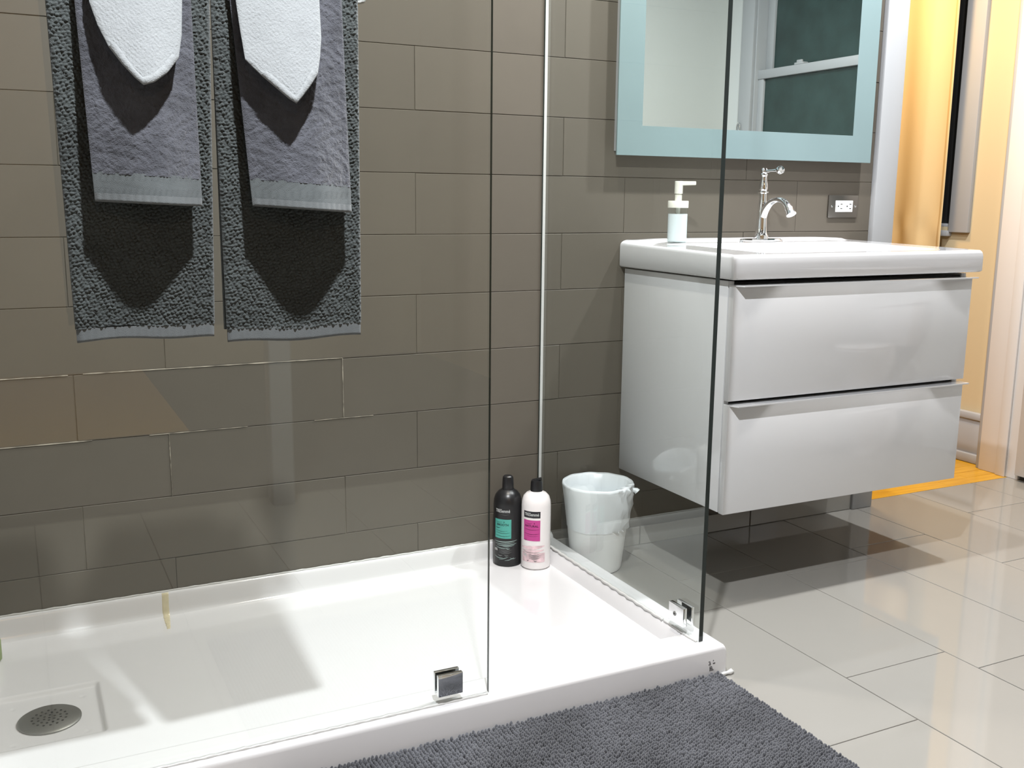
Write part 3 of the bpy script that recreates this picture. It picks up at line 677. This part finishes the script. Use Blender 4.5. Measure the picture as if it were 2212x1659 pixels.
def cyl_strokes(name, lines, c, r, mat, parent, lift=0.0006):
    v = []; f = []
    for (a0, z0, a1, z1, wd) in lines:
        n = 8; b = len(v)
        for i in range(n + 1):
            t = i / n; a = a0 + (a1 - a0) * t; z = z0 + (z1 - z0) * t + 0.0 ; h = wd * math.sin(PI * (0.08 + 0.84 * t))
            z += 0.10 * (z1 - z0) * math.sin(PI * t) - 0.0022 * math.sin(PI * t)
            for s in (-1, 1): v.append((c[0] + (r + lift) * math.cos(a), c[1] + (r + lift) * math.sin(a), c[2] + z + s * h))
        for i in range(n): f.append((b + 2 * i, b + 2 * i + 2, b + 2 * i + 3, b + 2 * i + 1))
    return mesh_obj(name, v, f, mat, parent, angle=180)
D2 = math.radians
def azim(c): return math.atan2(CAM.y - c[1], CAM.x - c[0])
BZ = 0.034
# black bottle
c = (-0.1225, -0.059, BZ); r = 0.0375; az = azim(c)
t = thing('shampoo_bottle', 'black shampoo bottle with a mint green label and a round black cap', 'bottle', c)
lathe_obj('bottle_body', [(0.0, 0.0), (r - 0.004, 0.0), (r, 0.004), (r, 0.165), (r * 0.97, 0.177), (r * 0.86, 0.189), (r * 0.66, 0.198), (0.0165, 0.203), (0.0155, 0.206)], c, 'black_plastic', t, n=48, cap0=False)
lathe_obj('bottle_cap', [(0.0150, 0.203), (0.0152, 0.207), (0.0143, 0.232), (0.0130, 0.237), (0.0100, 0.2395), (0.0, 0.240)], c, 'black_plastic', t, n=32, cap1=False)
cyl_text('brand_lettering', 'TRESemmé', 0.0125, c, r, az + D2(-21), 0.1525, 'white_ink', t, 0.0002, 0.0400)
cyl_strokes('brand_underline', [(az + D2(-30), 0.1445, az + D2(8), 0.1445, 0.0004)], c, r, 'grey_ink', t)
lb = cyl_patch('front_label', c, r, az + D2(-57), az + D2(15), 0.078, 0.130, 'teal', t)
cyl_text('label_lettering', 'SMOOTH', 0.0080, c, r, az + D2(-21), 0.1150, 'inkteal', lb, 0.0002, 0.0330)
cyl_text('label_script', '&', 0.0055, c, r, az + D2(-14), 0.1228, 'inkteal', lb)
cyl_strokes('label_lines', [(az + D2(-52), 0.1085, az + D2(-30), 0.1080, 0.0009), (az + D2(-52), 0.1235, az + D2(-22), 0.1240, 0.0004), (az + D2(-52), 0.100, az + D2(0), 0.0995, 0.0004), (az + D2(-50), 0.094, az + D2(10), 0.0945, 0.0005), (az + D2(-50), 0.086, az + D2(12), 0.086, 0.0005)], c, r, 'inkteal', lb, 0.0008)
cyl_strokes('strand_print', [(az + D2(-58), 0.0690, az + D2(42), 0.0725, 0.0014), (az + D2(-55), 0.0630, az + D2(30), 0.0675, 0.0010), (az + D2(-45), 0.0585, az + D2(38), 0.0640, 0.0013), (az + D2(-52), 0.0545, az + D2(5), 0.0530, 0.0010), (az + D2(-20), 0.0570, az + D2(30), 0.0600, 0.0008), (az + D2(-5), 0.0520, az + D2(10), 0.0515, 0.0010), (az + D2(-60), 0.0285, az + D2(-18), 0.0250, 0.0009), (az + D2(-35), 0.0200, az + D2(5), 0.0285, 0.0009), (az + D2(-10), 0.0180, az + D2(28), 0.0255, 0.0008), (az + D2(10), 0.0260, az + D2(35), 0.0235, 0.0007)], c, r, 'pale_ink', t)
cyl_text('percent_print', '0%', 0.0090, c, r, az + D2(-50), 0.0460, 'white_ink', t, 0.0003)
cyl_strokes('small_print', [(az + D2(-36), 0.050 - 0.0028 * k, az + D2(12 + 6 * (k % 2)), 0.050 - 0.0028 * k, 0.0006) for k in range(5)] + [(az + D2(-40), 0.0325, az + D2(-20), 0.0325, 0.0012), (az + D2(-12), 0.0330, az + D2(4), 0.0330, 0.0013)], c, r, 'grey_ink', t)
# white bottle
c = (-0.0655, -0.112, BZ); r = 0.0385; az = azim(c)
t = thing('conditioner_bottle', 'white conditioner bottle with a magenta label and a black flip cap', 'bottle', c)
lathe_obj('bottle_body', [(0.0, 0.0), (r - 0.004, 0.0), (r, 0.004), (r, 0.168), (r * 0.97, 0.180), (r * 0.87, 0.192), (r * 0.68, 0.200), (0.0165, 0.2045), (0.0155, 0.206)], c, 'white_bottle', t, n=48, cap0=False)
cp = lathe_obj('flip_cap', [(0.0158, 0.2035), (0.0160, 0.208), (0.0152, 0.228), (0.0135, 0.2335), (0.006, 0.2350), (0.0, 0.2352)], c, 'black_plastic', t, n=32, cap1=False)
bm = bmesh.new(); tipd = Vector((math.cos(az + D2(70)), math.sin(az + D2(70)), 0))
tube(bm, [Vector(c) + Vector((0, 0, 0.230)) - tipd * 0.010, Vector(c) + Vector((0, 0, 0.2355)) + tipd * 0.002, Vector(c) + Vector((0, 0, 0.2395)) + tipd * 0.0125], lambda q: 0.0055 - 0.002 * q, 12); bm_obj('spout', bm, 'black_plastic', cp, angle=50)
bd = cyl_patch('brand_patch', c, r, az + D2(-53), az + D2(17), 0.142, 0.1595, 'ink', t)
cyl_text('brand_lettering', 'TRESemmé', 0.0115, c, r, az + D2(-18), 0.1510, 'white_ink', bd, 0.0002, 0.0395)
cyl_strokes('brand_underline', [(az + D2(-30), 0.1445, az + D2(12), 0.1445, 0.0003)], c, r, 'grey_ink', bd, 0.0008)
lb = cyl_patch('front_label', c, r, az + D2(-53), az + D2(17), 0.080, 0.136, 'pink', t)
cyl_text('label_lettering', 'NATURAL', 0.0075, c, r, az + D2(-18), 0.1200, 'inkpink', lb, 0.0002, 0.0370)
cyl_text('label_script', '&', 0.0055, c, r, az + D2(-6), 0.1280, 'inkpink', lb)
cyl_strokes('label_lines', [(az + D2(-40), 0.1280, az + D2(-14), 0.1285, 0.0004), (az + D2(-48), 0.1120, az + D2(14), 0.1120, 0.0005), (az + D2(-48), 0.1000, az + D2(14), 0.1000, 0.0005), (az + D2(-40), 0.0945, az + D2(12), 0.0945, 0.0003), (az + D2(-50), 0.0835, az + D2(-36), 0.0835, 0.0006)], c, r, 'inkpink', lb, 0.0008)
cyl_patch('tinted_print', c, r, az + D2(-60), az + D2(38), 0.022, 0.0475, 'palepink', t)
cyl_strokes('swirl_print', [(az + D2(-64), 0.060, az + D2(36), 0.066, 0.0050), (az + D2(-60), 0.052, az + D2(34), 0.055, 0.0040)], c, r, 'palepink', t, 0.0005)
cyl_text('percent_print', '0%', 0.0090, c, r, az + D2(-44), 0.0400, 'white_ink', t, 0.0003)
cyl_strokes('small_print', [(az + D2(-28), 0.0440 - 0.0028 * k, az + D2(14 + 6 * (k % 2)), 0.0440 - 0.0028 * k, 0.0006) for k in range(5)] + [(az + D2(-50), 0.0500, az + D2(16), 0.0500, 0.0004), (az + D2(-36), 0.0275, az + D2(-26), 0.0275, 0.0010), (az + D2(-8), 0.0275, az + D2(6), 0.0275, 0.0010)], c, r, 'grey_ink', t, 0.0010)
# a green bottle cut by the left edge of the photograph
c = (-1.3405, -0.112, 0.0262)
t = thing('green_bottle', 'small pale green bottle against the left end of the shower tray, cut by the frame', 'bottle', c)
lathe_obj('bottle_body', [(0.0, 0.0), (0.009, 0.0), (0.0115, 0.003), (0.012, 0.012), (0.012, 0.044), (0.010, 0.050), (0.006, 0.054), (0.0055, 0.057)], c, 'green_bottle', t, n=24, cap0=False)
lathe_obj('bottle_cap', [(0.0068, 0.055), (0.0068, 0.068), (0.006, 0.070), (0.0, 0.0702)], c, 'white_plastic', t, n=20, cap1=False)

# ------------------------------------------------------------------ vanity
XS, ZS = 0.2405, 0.868
van = thing('vanity_cabinet', 'wall-hung glossy white vanity cabinet with two wide drawers', 'cabinet', (0.655, -0.24, 0.2362))
xd1, xd2, zb, ztc = 0.2545, 1.0545, 0.2362, 0.8030
box('side_panel', (xd1, xd1 + 0.018, -0.4545, -0.006, zb + 0.001, ztc), 'gloss_white', van, bev=0.0012)
box('side_panel', (xd2 - 0.018, xd2, -0.4545, -0.006, zb + 0.001, ztc), 'gloss_white', van, bev=0.0012)
box('bottom_panel', (xd1 + 0.018, xd2 - 0.018, -0.4535, -0.006, zb + 0.002, zb + 0.018), 'gloss_white', van)
box('back_panel', (xd1 + 0.018, xd2 - 0.018, -0.022, -0.006, zb + 0.018, ztc), 'gloss_white', van)
box('gap_shade', (xd1 + 0.018, xd2 - 0.018, -0.4500, -0.4450, zb + 0.018, ztc - 0.004), 'dark', van)  # black sheet, stands in for the shade in the drawer gaps
def drawer(z0, z1, label):
    d = box('drawer', (xd1, xd2, -0.4763, -0.4575, z0, z1), 'gloss_white', van, bev=0.0012); d['label'] = label
    # full-width lip handle along the top edge, its left end cut back
    y0, y1 = -0.4763, -0.4965; zt = z1 + 0.0005
    v = [(xd1 + 0.004, y0, zt), (xd1 + 0.016, y1, zt), (xd2 - 0.001, y1, zt), (xd2 - 0.001, y0, zt), (xd1 + 0.004, -0.4580, zt), (xd2 - 0.001, -0.4580, zt)]
    vb = [(a, b, cc - 0.0032) for a, b, cc in v]
    bm = bmesh.new(); T = [bm.verts.new(p) for p in v]; B = [bm.verts.new(p) for p in vb]; o = (0, 1, 2, 3, 5, 4)
    bm.faces.new([T[i] for i in o]); bm.faces.new([B[i] for i in o][::-1])
    for a, b in zip(o, o[1:] + o[:1]): bm.faces.new((T[a], B[a], B[b], T[b]))
    bm_obj('handle_lip', bm, 'gloss_white', d)
drawer(zb, 0.5085, 'lower glossy white drawer')
drawer(0.5175, 0.7945, 'upper glossy white drawer')
# ceramic sink top with basin, raised deck at the back
def sink_h(x, y):
    u = (x - XS) / 0.83
    top = ZS - 0.002 + 0.0085 * (y + 0.49) / 0.49 + 0.0035 * sstep(-0.150, -0.125, y) * sstep(XS + 0.80, XS + 0.66, x) * sstep(XS + 0.03, XS + 0.13, x) + 0.006 * sstep(-0.035, -0.022, y) * sstep(XS, XS + 0.02, x) * sstep(XS + 0.80, XS + 0.775, x)
    inx = sstep(XS + 0.120, XS + 0.200, x) * sstep(XS + 0.740, XS + 0.640, x); iny = sstep(-0.455, -0.37, y) * sstep(-0.135, -0.17, y)
    h = top - 0.046 * inx * iny * (0.75 + 0.25 * sstep(-0.42, -0.2, y))
    dr_, dl_, df_ = XS + 0.83 - x, x - XS, y + 0.4904
    R = 0.009
    for q in (dr_, dl_, df_):
        uu = np.clip((R - q) / R, 0, 1); h = h - (R - np.sqrt(np.maximum(R * R - (R * uu) ** 2, 0)))
    return h
ax = axis_pts(XS, XS + 0.83, [(XS + 0.006, 0.007, 0.0012), (XS + 0.824, 0.007, 0.0012), (XS + 0.16, 0.05, 0.005), (XS + 0.69, 0.06, 0.005)], 0.02)
ay = axis_pts(-0.4904, -0.001, [(-0.484, 0.007, 0.0012), (-0.41, 0.05, 0.005), (-0.14, 0.04, 0.003), (-0.028, 0.012, 0.002)], 0.02)
GX, GY = np.meshgrid(ax, ay); GZ = sink_h(GX, GY); nu, nv = len(ax), len(ay)
V = np.stack([GX.ravel(), GY.ravel(), GZ.ravel()], 1).tolist(); Fc = grid_faces(nu, nv); ZB = 0.8080
loop = list(range(nu)) + [j * nu + nu - 1 for j in range(1, nv)] + [(nv - 1) * nu + i for i in range(nu - 2, -1, -1)] + [j * nu for j in range(nv - 2, 0, -1)]
base = len(V); m_ = len(loop)
for i in loop: V.append([V[i][0], V[i][1], ZB + 0.004])
for i in loop:
    x, y = V[i][0], V[i][1]; V.append([x + (0.004 if x < XS + 0.01 else (-0.004 if x > XS + 0.82 else 0)), y + (0.004 if y < -0.48 else 0), ZB])
for k in range(m_):
    k2 = (k + 1) % m_
    Fc.append((loop[k], base + k, base + k2, loop[k2])); Fc.append((base + k, base + m_ + k, base + m_ + k2, base + k2))
Fc.append(tuple(base + m_ + k for k in range(m_))[::-1])
sink = mesh_obj('sink_top', V, Fc, 'ceramic', angle=50)
tag(sink, 'white ceramic sink top with a shallow rectangular basin on the vanity cabinet', 'sink')
lathe_obj('drain_plug', [(0.020, 0.0), (0.020, 0.002), (0.016, 0.003), (0.0, 0.0032)], (XS + 0.415, -0.255, float(sink_h(np.array(XS + 0.415), np.array(-0.255)))), 'chrome', sink, n=28, cap1=False)
lathe_obj('overflow_slot', [(0.009, 0.0), (0.009, 0.0012)], (0.640, -0.1555, float(sink_h(np.array(0.64), np.array(-0.1555))) - 0.001), 'dark', sink, n=16)
# faucet
FX, FY, FZ = 0.655, -0.085, float(sink_h(np.array(0.655), np.array(-0.085)))
fa = thing('faucet', 'traditional chrome single-handle faucet on the sink top', 'faucet', (FX, FY, FZ))
bm = bmesh.new()
for q0, q1, k in ((0.0, 0.004, 1.0), (0.004, 0.007, 0.93)):
    n = 40; lo_ = []; hi_ = []
    for i in range(n):
        a = 2 * PI * i / n; ex = math.copysign(abs(math.cos(a)) ** 0.8, math.cos(a)) * 0.076 * k; ey = math.sin(a) * 0.027 * k
        lo_.append(bm.verts.new((FX + ex, FY + ey, FZ + q0))); hi_.append(bm.verts.new((FX + ex * (0.97 if k < 1 else 1), FY + ey * (0.97 if k < 1 else 1), FZ + q1)))
    for i in range(n): bm.faces.new((lo_[i], lo_[(i + 1) % n], hi_[(i + 1) % n], hi_[i]))
    bm.faces.new(hi_); bm.faces.new(lo_[::-1])
bm_obj('deck_plate', bm, 'chrome', fa)
lathe_obj('faucet_body', [(0.021, 0.006), (0.021, 0.017), (0.0185, 0.020), (0.0165, 0.024), (0.0150, 0.040), (0.0138, 0.080), (0.0136, 0.100), (0.0112, 0.110), (0.0104, 0.118), (0.0104, 0.132), (0.0150, 0.1345), (0.0152, 0.1375), (0.0106, 0.140), (0.0124, 0.146), (0.0120, 0.156), (0.0092, 0.168), (0.0085, 0.178), (0.0100, 0.181), (0.0105, 0.185), (0.0080, 0.188), (0.0095, 0.192), (0.0095, 0.197), (0.0065, 0.202), (0.0, 0.203)], (FX, FY, FZ), 'chrome', fa, n=36, cap1=False)
ctl = [(-0.004, 0.070), (-0.014, 0.088), (-0.032, 0.106), (-0.050, 0.1135), (-0.068, 0.1155), (-0.088, 0.1105), (-0.104, 0.099), (-0.113, 0.087)]
sp = []
for k in range(len(ctl) - 1):
    p0 = Vector(ctl[max(k - 1, 0)]); p1 = Vector(ctl[k]); p2 = Vector(ctl[k + 1]); p3 = Vector(ctl[min(k + 2, len(ctl) - 1)])
    for i in range(4):
        q = i / 4; pt = 0.5 * (2 * p1 + (p2 - p0) * q + (2 * p0 - 5 * p1 + 4 * p2 - p3) * q * q + (3 * p1 - p0 - 3 * p2 + p3) * q ** 3)
        sp.append((FX, FY + pt[0], FZ + pt[1]))
sp.append((FX, FY + ctl[-1][0], FZ + ctl[-1][1]))
tube_obj('spout', sp, lambda q: 0.0122 - 0.0050 * min(1, q * 2.2) + 0.0022 * max(0, q - 0.6) / 0.4, 'chrome', fa, 20)
e = Vector(sp[-1]); dvec = (Vector(sp[-1]) - Vector(sp[-2])).normalized(); dvec = (dvec + Vector((0, -0.25, -0.35))).normalized()
bm = bmesh.new(); tube(bm, [e - dvec * 0.012, e - dvec * 0.006, e - dvec * 0.002, e + dvec * 0.006, e + dvec * 0.011, e + dvec * 0.013], lambda q: [0.0090, 0.0112, 0.0098, 0.0112, 0.0140, 0.0138][min(5, int(q * 5 + 0.5))], 20); bm_obj('spout_tip', bm, 'chrome', fa, angle=50)
hz = FZ + 0.1935
lv = tube_obj('lever', [(FX, FY - 0.006, hz), (FX, FY - 0.030, hz + 0.001), (FX, FY - 0.052, hz + 0.002)], lambda q: 0.0042 - 0.0012 * math.sin(q * PI), 'chrome', fa, 12)
lathe_obj('lever_knob', [(0.004, 0.0), (0.0065, -0.004), (0.0108, -0.012), (0.0115, -0.018), (0.0090, -0.023), (0.0, -0.025)], (FX, FY - 0.050, hz + 0.002), 'chrome', lv, n=24, axis='y', cap1=False)
# soap dispenser
c = (0.362, -0.092, float(sink_h(np.array(0.362), np.array(-0.092)))); r = 0.0265
sd = thing('soap_dispenser', 'frosted soap dispenser with a cream pump on the left end of the sink top', 'soap dispenser', c)
M['soap'] = plain('milky_soap', (1.15, 1.22, 1.26), 0.35)
M['bottle_glass'] = glass_mat('dispenser_glass', (0.93, 0.96, 0.96), 0.05)
lathe_obj('glass_body', [(r - 0.003, 0.0), (r, 0.003), (r, 0.094), (r - 0.002, 0.096)], c, 'bottle_glass', sd, n=40, cap0=True, cap1=False)
lathe_obj('liquid_soap', [(r - 0.004, 0.001), (r - 0.0006, 0.004), (r - 0.0006, 0.076), (0.0, 0.076)], c, 'soap', sd, n=40, cap1=False)
lathe_obj('collar', [(r + 0.0006, 0.092), (r + 0.0010, 0.0925), (r + 0.0010, 0.109), (r, 0.1105), (0.0, 0.1105)], c, 'cream_plastic', sd, n=40, cap1=False)
lathe_obj('dip_tube', [(0.006, 0.074), (0.006, 0.093)], c, 'cream_plastic', sd, n=16)
pm = lathe_obj('pump_stem', [(0.0095, 0.110), (0.0095, 0.1265), (0.0080, 0.1268), (0.0080, 0.1290), (0.0110, 0.1292), (0.0110, 0.1612), (0.0104, 0.1620), (0.0, 0.1620)], c, 'cream_plastic', sd, n=28, cap1=False)
nd = Vector((math.cos(azim(c) + D2(93)), math.sin(azim(c) + D2(93)), 0))
bm = bmesh.new(); pr_ = nd.orthogonal().normalized(); pr_ = Vector((-nd.y, nd.x, 0)); C0 = Vector(c)
for s_, wv, zl, zh in ((-0.0108, 0.0095, 0.1450, 0.1562), (0.0105, 0.0090, 0.1455, 0.1562), (0.040, 0.0065, 0.1480, 0.1562)):
    pass
sec = [(0.0, 0.0068, 0.1505, 0.1621), (0.0450, 0.0060, 0.1520, 0.1621)]
rings = [[bm.verts.new(C0 + nd * s_ + pr_ * (k * wv) + Vector((0, 0, zz))) for k, zz in ((-1, zl), (1, zl), (1, zh), (-1, zh))] for s_, wv, zl, zh in sec]
for a, b in zip(rings, rings[1:]):
    for i in range(4): bm.faces.new((a[i], a[(i + 1) % 4], b[(i + 1) % 4], b[i]))
bm.faces.new(rings[0][::-1]); bm.faces.new(rings[-1]); bmesh.ops.bevel(bm, geom=list(bm.edges), offset=0.001, segments=2, affect='EDGES'); bm_obj('nozzle', bm, 'cream_plastic', pm)

# ------------------------------------------------------------------ mirror, outlet
mir = thing('wall_mirror', 'large wall mirror with a frosted border above the sink', 'mirror', (0.652, -0.018, 1.105))
mx0, mx1, mz0, mz1 = 0.200, 1.103, 1.1045, 1.80; bw = 0.0775; my = -0.0350
box('mirror_body', (mx0 + 0.012, mx1 - 0.012, my + 0.005, -0.0008, mz0 + 0.012, mz1 - 0.012), 'trim', mir)
box('mirror_glass', (mx0 + bw, mx1 - bw, my, my + 0.005, mz0 + bw, mz1 - bw), 'mirror', mir)
v = [(mx0, my, mz0), (mx1, my, mz0), (mx1, my, mz1), (mx0, my, mz1), (mx0 + bw, my, mz0 + bw), (mx1 - bw, my, mz0 + bw), (mx1 - bw, my, mz1 - bw), (mx0 + bw, my, mz1 - bw)]
v += [(a, my + 0.005, b) for a, _, b in v]
f = []
for i in range(4):
    j = (i + 1) % 4; f += [(i, j, 4 + j, 4 + i), (8 + i, 12 + i, 12 + j, 8 + j), (i, 8 + i, 8 + j, j)]
mesh_obj('frosted_border', v, f, 'frost', mir, smooth=False)
ol = thing('wall_outlet', 'white double socket in a stainless plate on the tiled wall beside the mirror', 'outlet', (1.036, -0.004, 0.973))
box('cover_plate', (0.976, 1.094, -0.0062, -0.0004, 0.9405, 1.0075), 'plate_steel', ol, bev=0.0015)
rc = box('receptacle', (1.003, 1.071, -0.0085, -0.0055, 0.9575, 0.9915), 'white_plastic', ol, bev=0.001)
bm = bmesh.new()
for cx in (1.022, 1.058):
    for dz in (-0.0065, 0.0065): badd(bm, cx - 0.001, cx + 0.0065, -0.0089, -0.0083, 0.9745 + dz - 0.0011, 0.9745 + dz + 0.0011)
    lathe(bm, [(0.0024, -0.0083), (0.0024, -0.0089)], (cx - 0.010, 0, 0.9745), 12, axis='y')
bm_obj('slots', bm, 'dark', rc)
for x in (0.989, 1.083): lathe_obj('screw', [(0.0034, -0.006), (0.0030, -0.0072), (0.0, -0.0074)], (x, 0, 0.9745), 'chrome', ol, n=16, axis='y', cap1=False)

# ------------------------------------------------------------------ waste bin with a liner
c = (0.124, -0.108, 0.0)
tag(thing('waste_bin', 'small white round waste bin under the vanity behind the side glass', 'waste bin', c))
wbn = [o for o in COL.objects if o.name == 'waste_bin'][0]
lathe_obj('bin_body', [(0.0, 0.002), (0.066, 0.002), (0.068, 0.006), (0.069, 0.012), (0.0930, 0.232), (0.0940, 0.236), (0.0920, 0.236), (0.0670, 0.014), (0.0, 0.010)], c, 'white_plastic', wbn, n=56, cap0=False, cap1=False)
lathe_obj('bin_foot', [(0.064, 0.0), (0.0655, 0.0005), (0.0655, 0.003), (0.060, 0.003)], c, 'dark', wbn, n=48)
def bag():
    n = 120; rings = []; prof = [(0.0, 'out', 0.118), (0.08, 'out', 0.124), (0.25, 'out', 0.150), (0.5, 'out', 0.185), (0.75, 'out', 0.215), (0.92, 'out', 0.232), (1.0, 'top', 0.2405), (0.9, 'in', 0.236), (0.6, 'in', 0.195), (0.4, 'in', 0.150), (0.2, 'in', 0.100), (0.05, 'in', 0.085)]
    v = []
    az0 = azim(c) + D2(62)
    for k, (q, s_, z) in enumerate(prof):
        for i in range(n):
            a = 2 * PI * i / n; rc_ = 0.069 + (z - 0.012) / 0.220 * 0.0240
            d_ = math.atan2(math.sin(a - az0), math.cos(a - az0)); crump = math.exp(-(d_ / 0.55) ** 2)
            wr = 0.0003 * math.sin(a * 17 + k * 1.3) + 0.0004 * math.sin(a * 7 - k * 0.8) + crump * (0.0045 * math.sin(a * 26 + k * 2.2) + 0.003 * math.sin(k * 2.4 + a * 9))
            if s_ == 'out': rr_ = rc_ + 0.0012 + 0.0020 * q + wr + 0.005 * crump * math.sin(PI * min(1, q * 1.15))
            elif s_ == 'top': rr_ = rc_ + 0.0015 + wr * 0.6
            else: rr_ = (rc_ - 0.005 - abs(wr) * 2.5) * (1.0 if z > 0.12 else (0.72 if z > 0.09 else 0.10)) - (0.006 * crump if z > 0.12 else 0)
            zz = z + (0.0005 * math.sin(a * 11 + k) + 0.002 * crump * math.sin(a * 19)) * (1.0 if s_ != 'in' else 0.3) + (0.0015 * math.sin(a * 3) if k < 2 else 0)
            v.append((c[0] + rr_ * math.cos(a), c[1] + rr_ * math.sin(a), zz))
    f = []
    for k in range(len(prof) - 1):
        for i in range(n): f.append((k * n + i, k * n + (i + 1) % n, (k + 1) * n + (i + 1) % n, (k + 1) * n + i))
    f.append(tuple((len(prof) - 1) * n + i for i in range(n)))
    bm = bmesh.new(); bv_ = [bm.verts.new(p) for p in v]
    for q in f: bm.faces.new([bv_[i] for i in q])
    return bm
ln = bm_obj('bin_liner', bag(), 'bag', angle=180)
tag(ln, 'thin white plastic bag folded over the rim of the waste bin', 'bin liner')
ka = azim(c) + D2(80); kd = Vector((math.cos(ka), math.sin(ka), 0)); kp = Vector(c) + kd * 0.090 + Vector((0, 0, 0.224))
bm = bmesh.new(); tube(bm, [kp, kp + kd * 0.007 + Vector((0, 0, 0.001)), kp + kd * 0.014, kp + kd * 0.017 + Vector((0, 0, -0.003))], lambda q: 0.0078 - 0.0012 * math.sin(q * 5), 10); bm_obj('bag_knot', bm, 'bag', ln, angle=60)

# ------------------------------------------------------------------ hall curtain
nu, nv = 90, 60; v = []
for j in range(nv):
    z = 2.28 - (2.28 - 0.58) * j / (nv - 1)
    for i in range(nu):
        u = i / (nu - 1); flare = 0.010 * ((2.0 - z) / 1.4) ** 2
        y = (0.422 + 0.0 + flare * 0.6) + u * 0.62
        x = 1.966 + 0.014 * math.sin(u * 19 + 0.4 * math.sin(z * 2)) * (0.4 + 0.6 * (1 - (z - 0.58) / 1.7)) - 0.010 * (u < 0.03) - 0.006 * math.exp(-((z - 0.88) / 0.05) ** 2) * math.sin(u * 30)
        v.append((x, y, z))
cur = mesh_obj('curtain', v, grid_faces(nu, nv), 'curtain', angle=180)
md = cur.modifiers.new('thickness', 'SOLIDIFY'); md.thickness = 0.002
tag(cur, 'cream curtain glowing yellow in the hall lamp, over the hall window beyond the doorway', 'curtain')
rod = thing('curtain_rod', 'slim white curtain rod above the hall window', 'curtain rod', (1.985, 0.8, 2.29))
tube_obj('rod', [(1.966, 0.36, 2.285), (1.966, 1.40, 2.285)], 0.008, 'trim', rod, 12)
for y in (0.38, 1.38): box('bracket', (1.966, XR - 0.0005, y - 0.006, y + 0.006, 2.277, 2.293), 'trim', rod)

# ------------------------------------------------------------------ things seen only in reflections
hk = thing('robe_hook', 'small chrome loop hook on the window casing, seen at the lower edge of the mirror', 'hook', (XR - 0.018, -1.81, 1.315))
lathe_obj('hook_base', [(0.012, 0.0), (0.012, -0.006), (0.006, -0.008)], (XR - 0.018, -1.81, 1.318), 'chrome', hk, n=20, axis='x')
tube_obj('hook_loop', [(XR - 0.027, -1.81 + 0.013 * math.cos(a), 1.336 + 0.028 * math.sin(a)) for a in np.linspace(-0.9, PI + 0.9, 24)], 0.003, 'chrome', hk, 8)
# toilet
tl = thing('toilet', 'white ceramic toilet against the right wall, seen faintly in the drawer front', 'toilet', (1.72, -1.30, 0.0))
bm = bmesh.new(); n = 36; rings = []
for z, a, b, cx in ((0.0, 0.13, 0.11, 1.66), (0.06, 0.125, 0.10, 1.66), (0.20, 0.15, 0.11, 1.62), (0.33, 0.22, 0.17, 1.58), (0.39, 0.235, 0.185, 1.57), (0.40, 0.225, 0.175, 1.57), (0.36, 0.16, 0.12, 1.56), (0.25, 0.08, 0.07, 1.58)):
    rings.append([bm.verts.new((cx + a * math.cos(2 * PI * i / n), -1.30 + b * math.sin(2 * PI * i / n), z)) for i in range(n)])
for a, b in zip(rings, rings[1:]):
    for i in range(n): bm.faces.new((a[i], a[(i + 1) % n], b[(i + 1) % n], b[i]))
bm.faces.new(rings[0][::-1]); bm.faces.new(rings[-1]); bm_obj('bowl', bm, 'ceramic', tl, angle=60)
box('tank', (1.825, 2.018, -1.50, -1.10, 0.38, 0.76), 'ceramic', tl, bev=0.012)
box('tank_lid', (1.815, 2.020, -1.51, -1.09, 0.76, 0.79), 'ceramic', tl, bev=0.008)
box('tank_foot', (1.72, 1.90, -1.40, -1.20, 0.0, 0.385), 'ceramic', tl, bev=0.01)
bm = bmesh.new(); rings = []
for z, k in ((0.402, 1.0), (0.416, 1.01), (0.424, 0.97), (0.426, 0.0)):
    rings.append([bm.verts.new((1.575 + 0.235 * max(k, 0.001) * math.cos(2 * PI * i / n), -1.30 + 0.187 * max(k, 0.001) * math.sin(2 * PI * i / n), z)) for i in range(n)])
for a, b in zip(rings, rings[1:]):
    for i in range(n): bm.faces.new((a[i], a[(i + 1) % n], b[(i + 1) % n], b[i]))
bm.faces.new(rings[0][::-1]); bm_obj('lid', bm, 'ceramic', tl, angle=50)
# white post of the doorway behind the camera, mirrored in the front glass
struct(boxes('trim_6', [(-0.545, -0.475, -2.36, -2.29, 0.0, CEIL)], 'trim', bev=0.003))
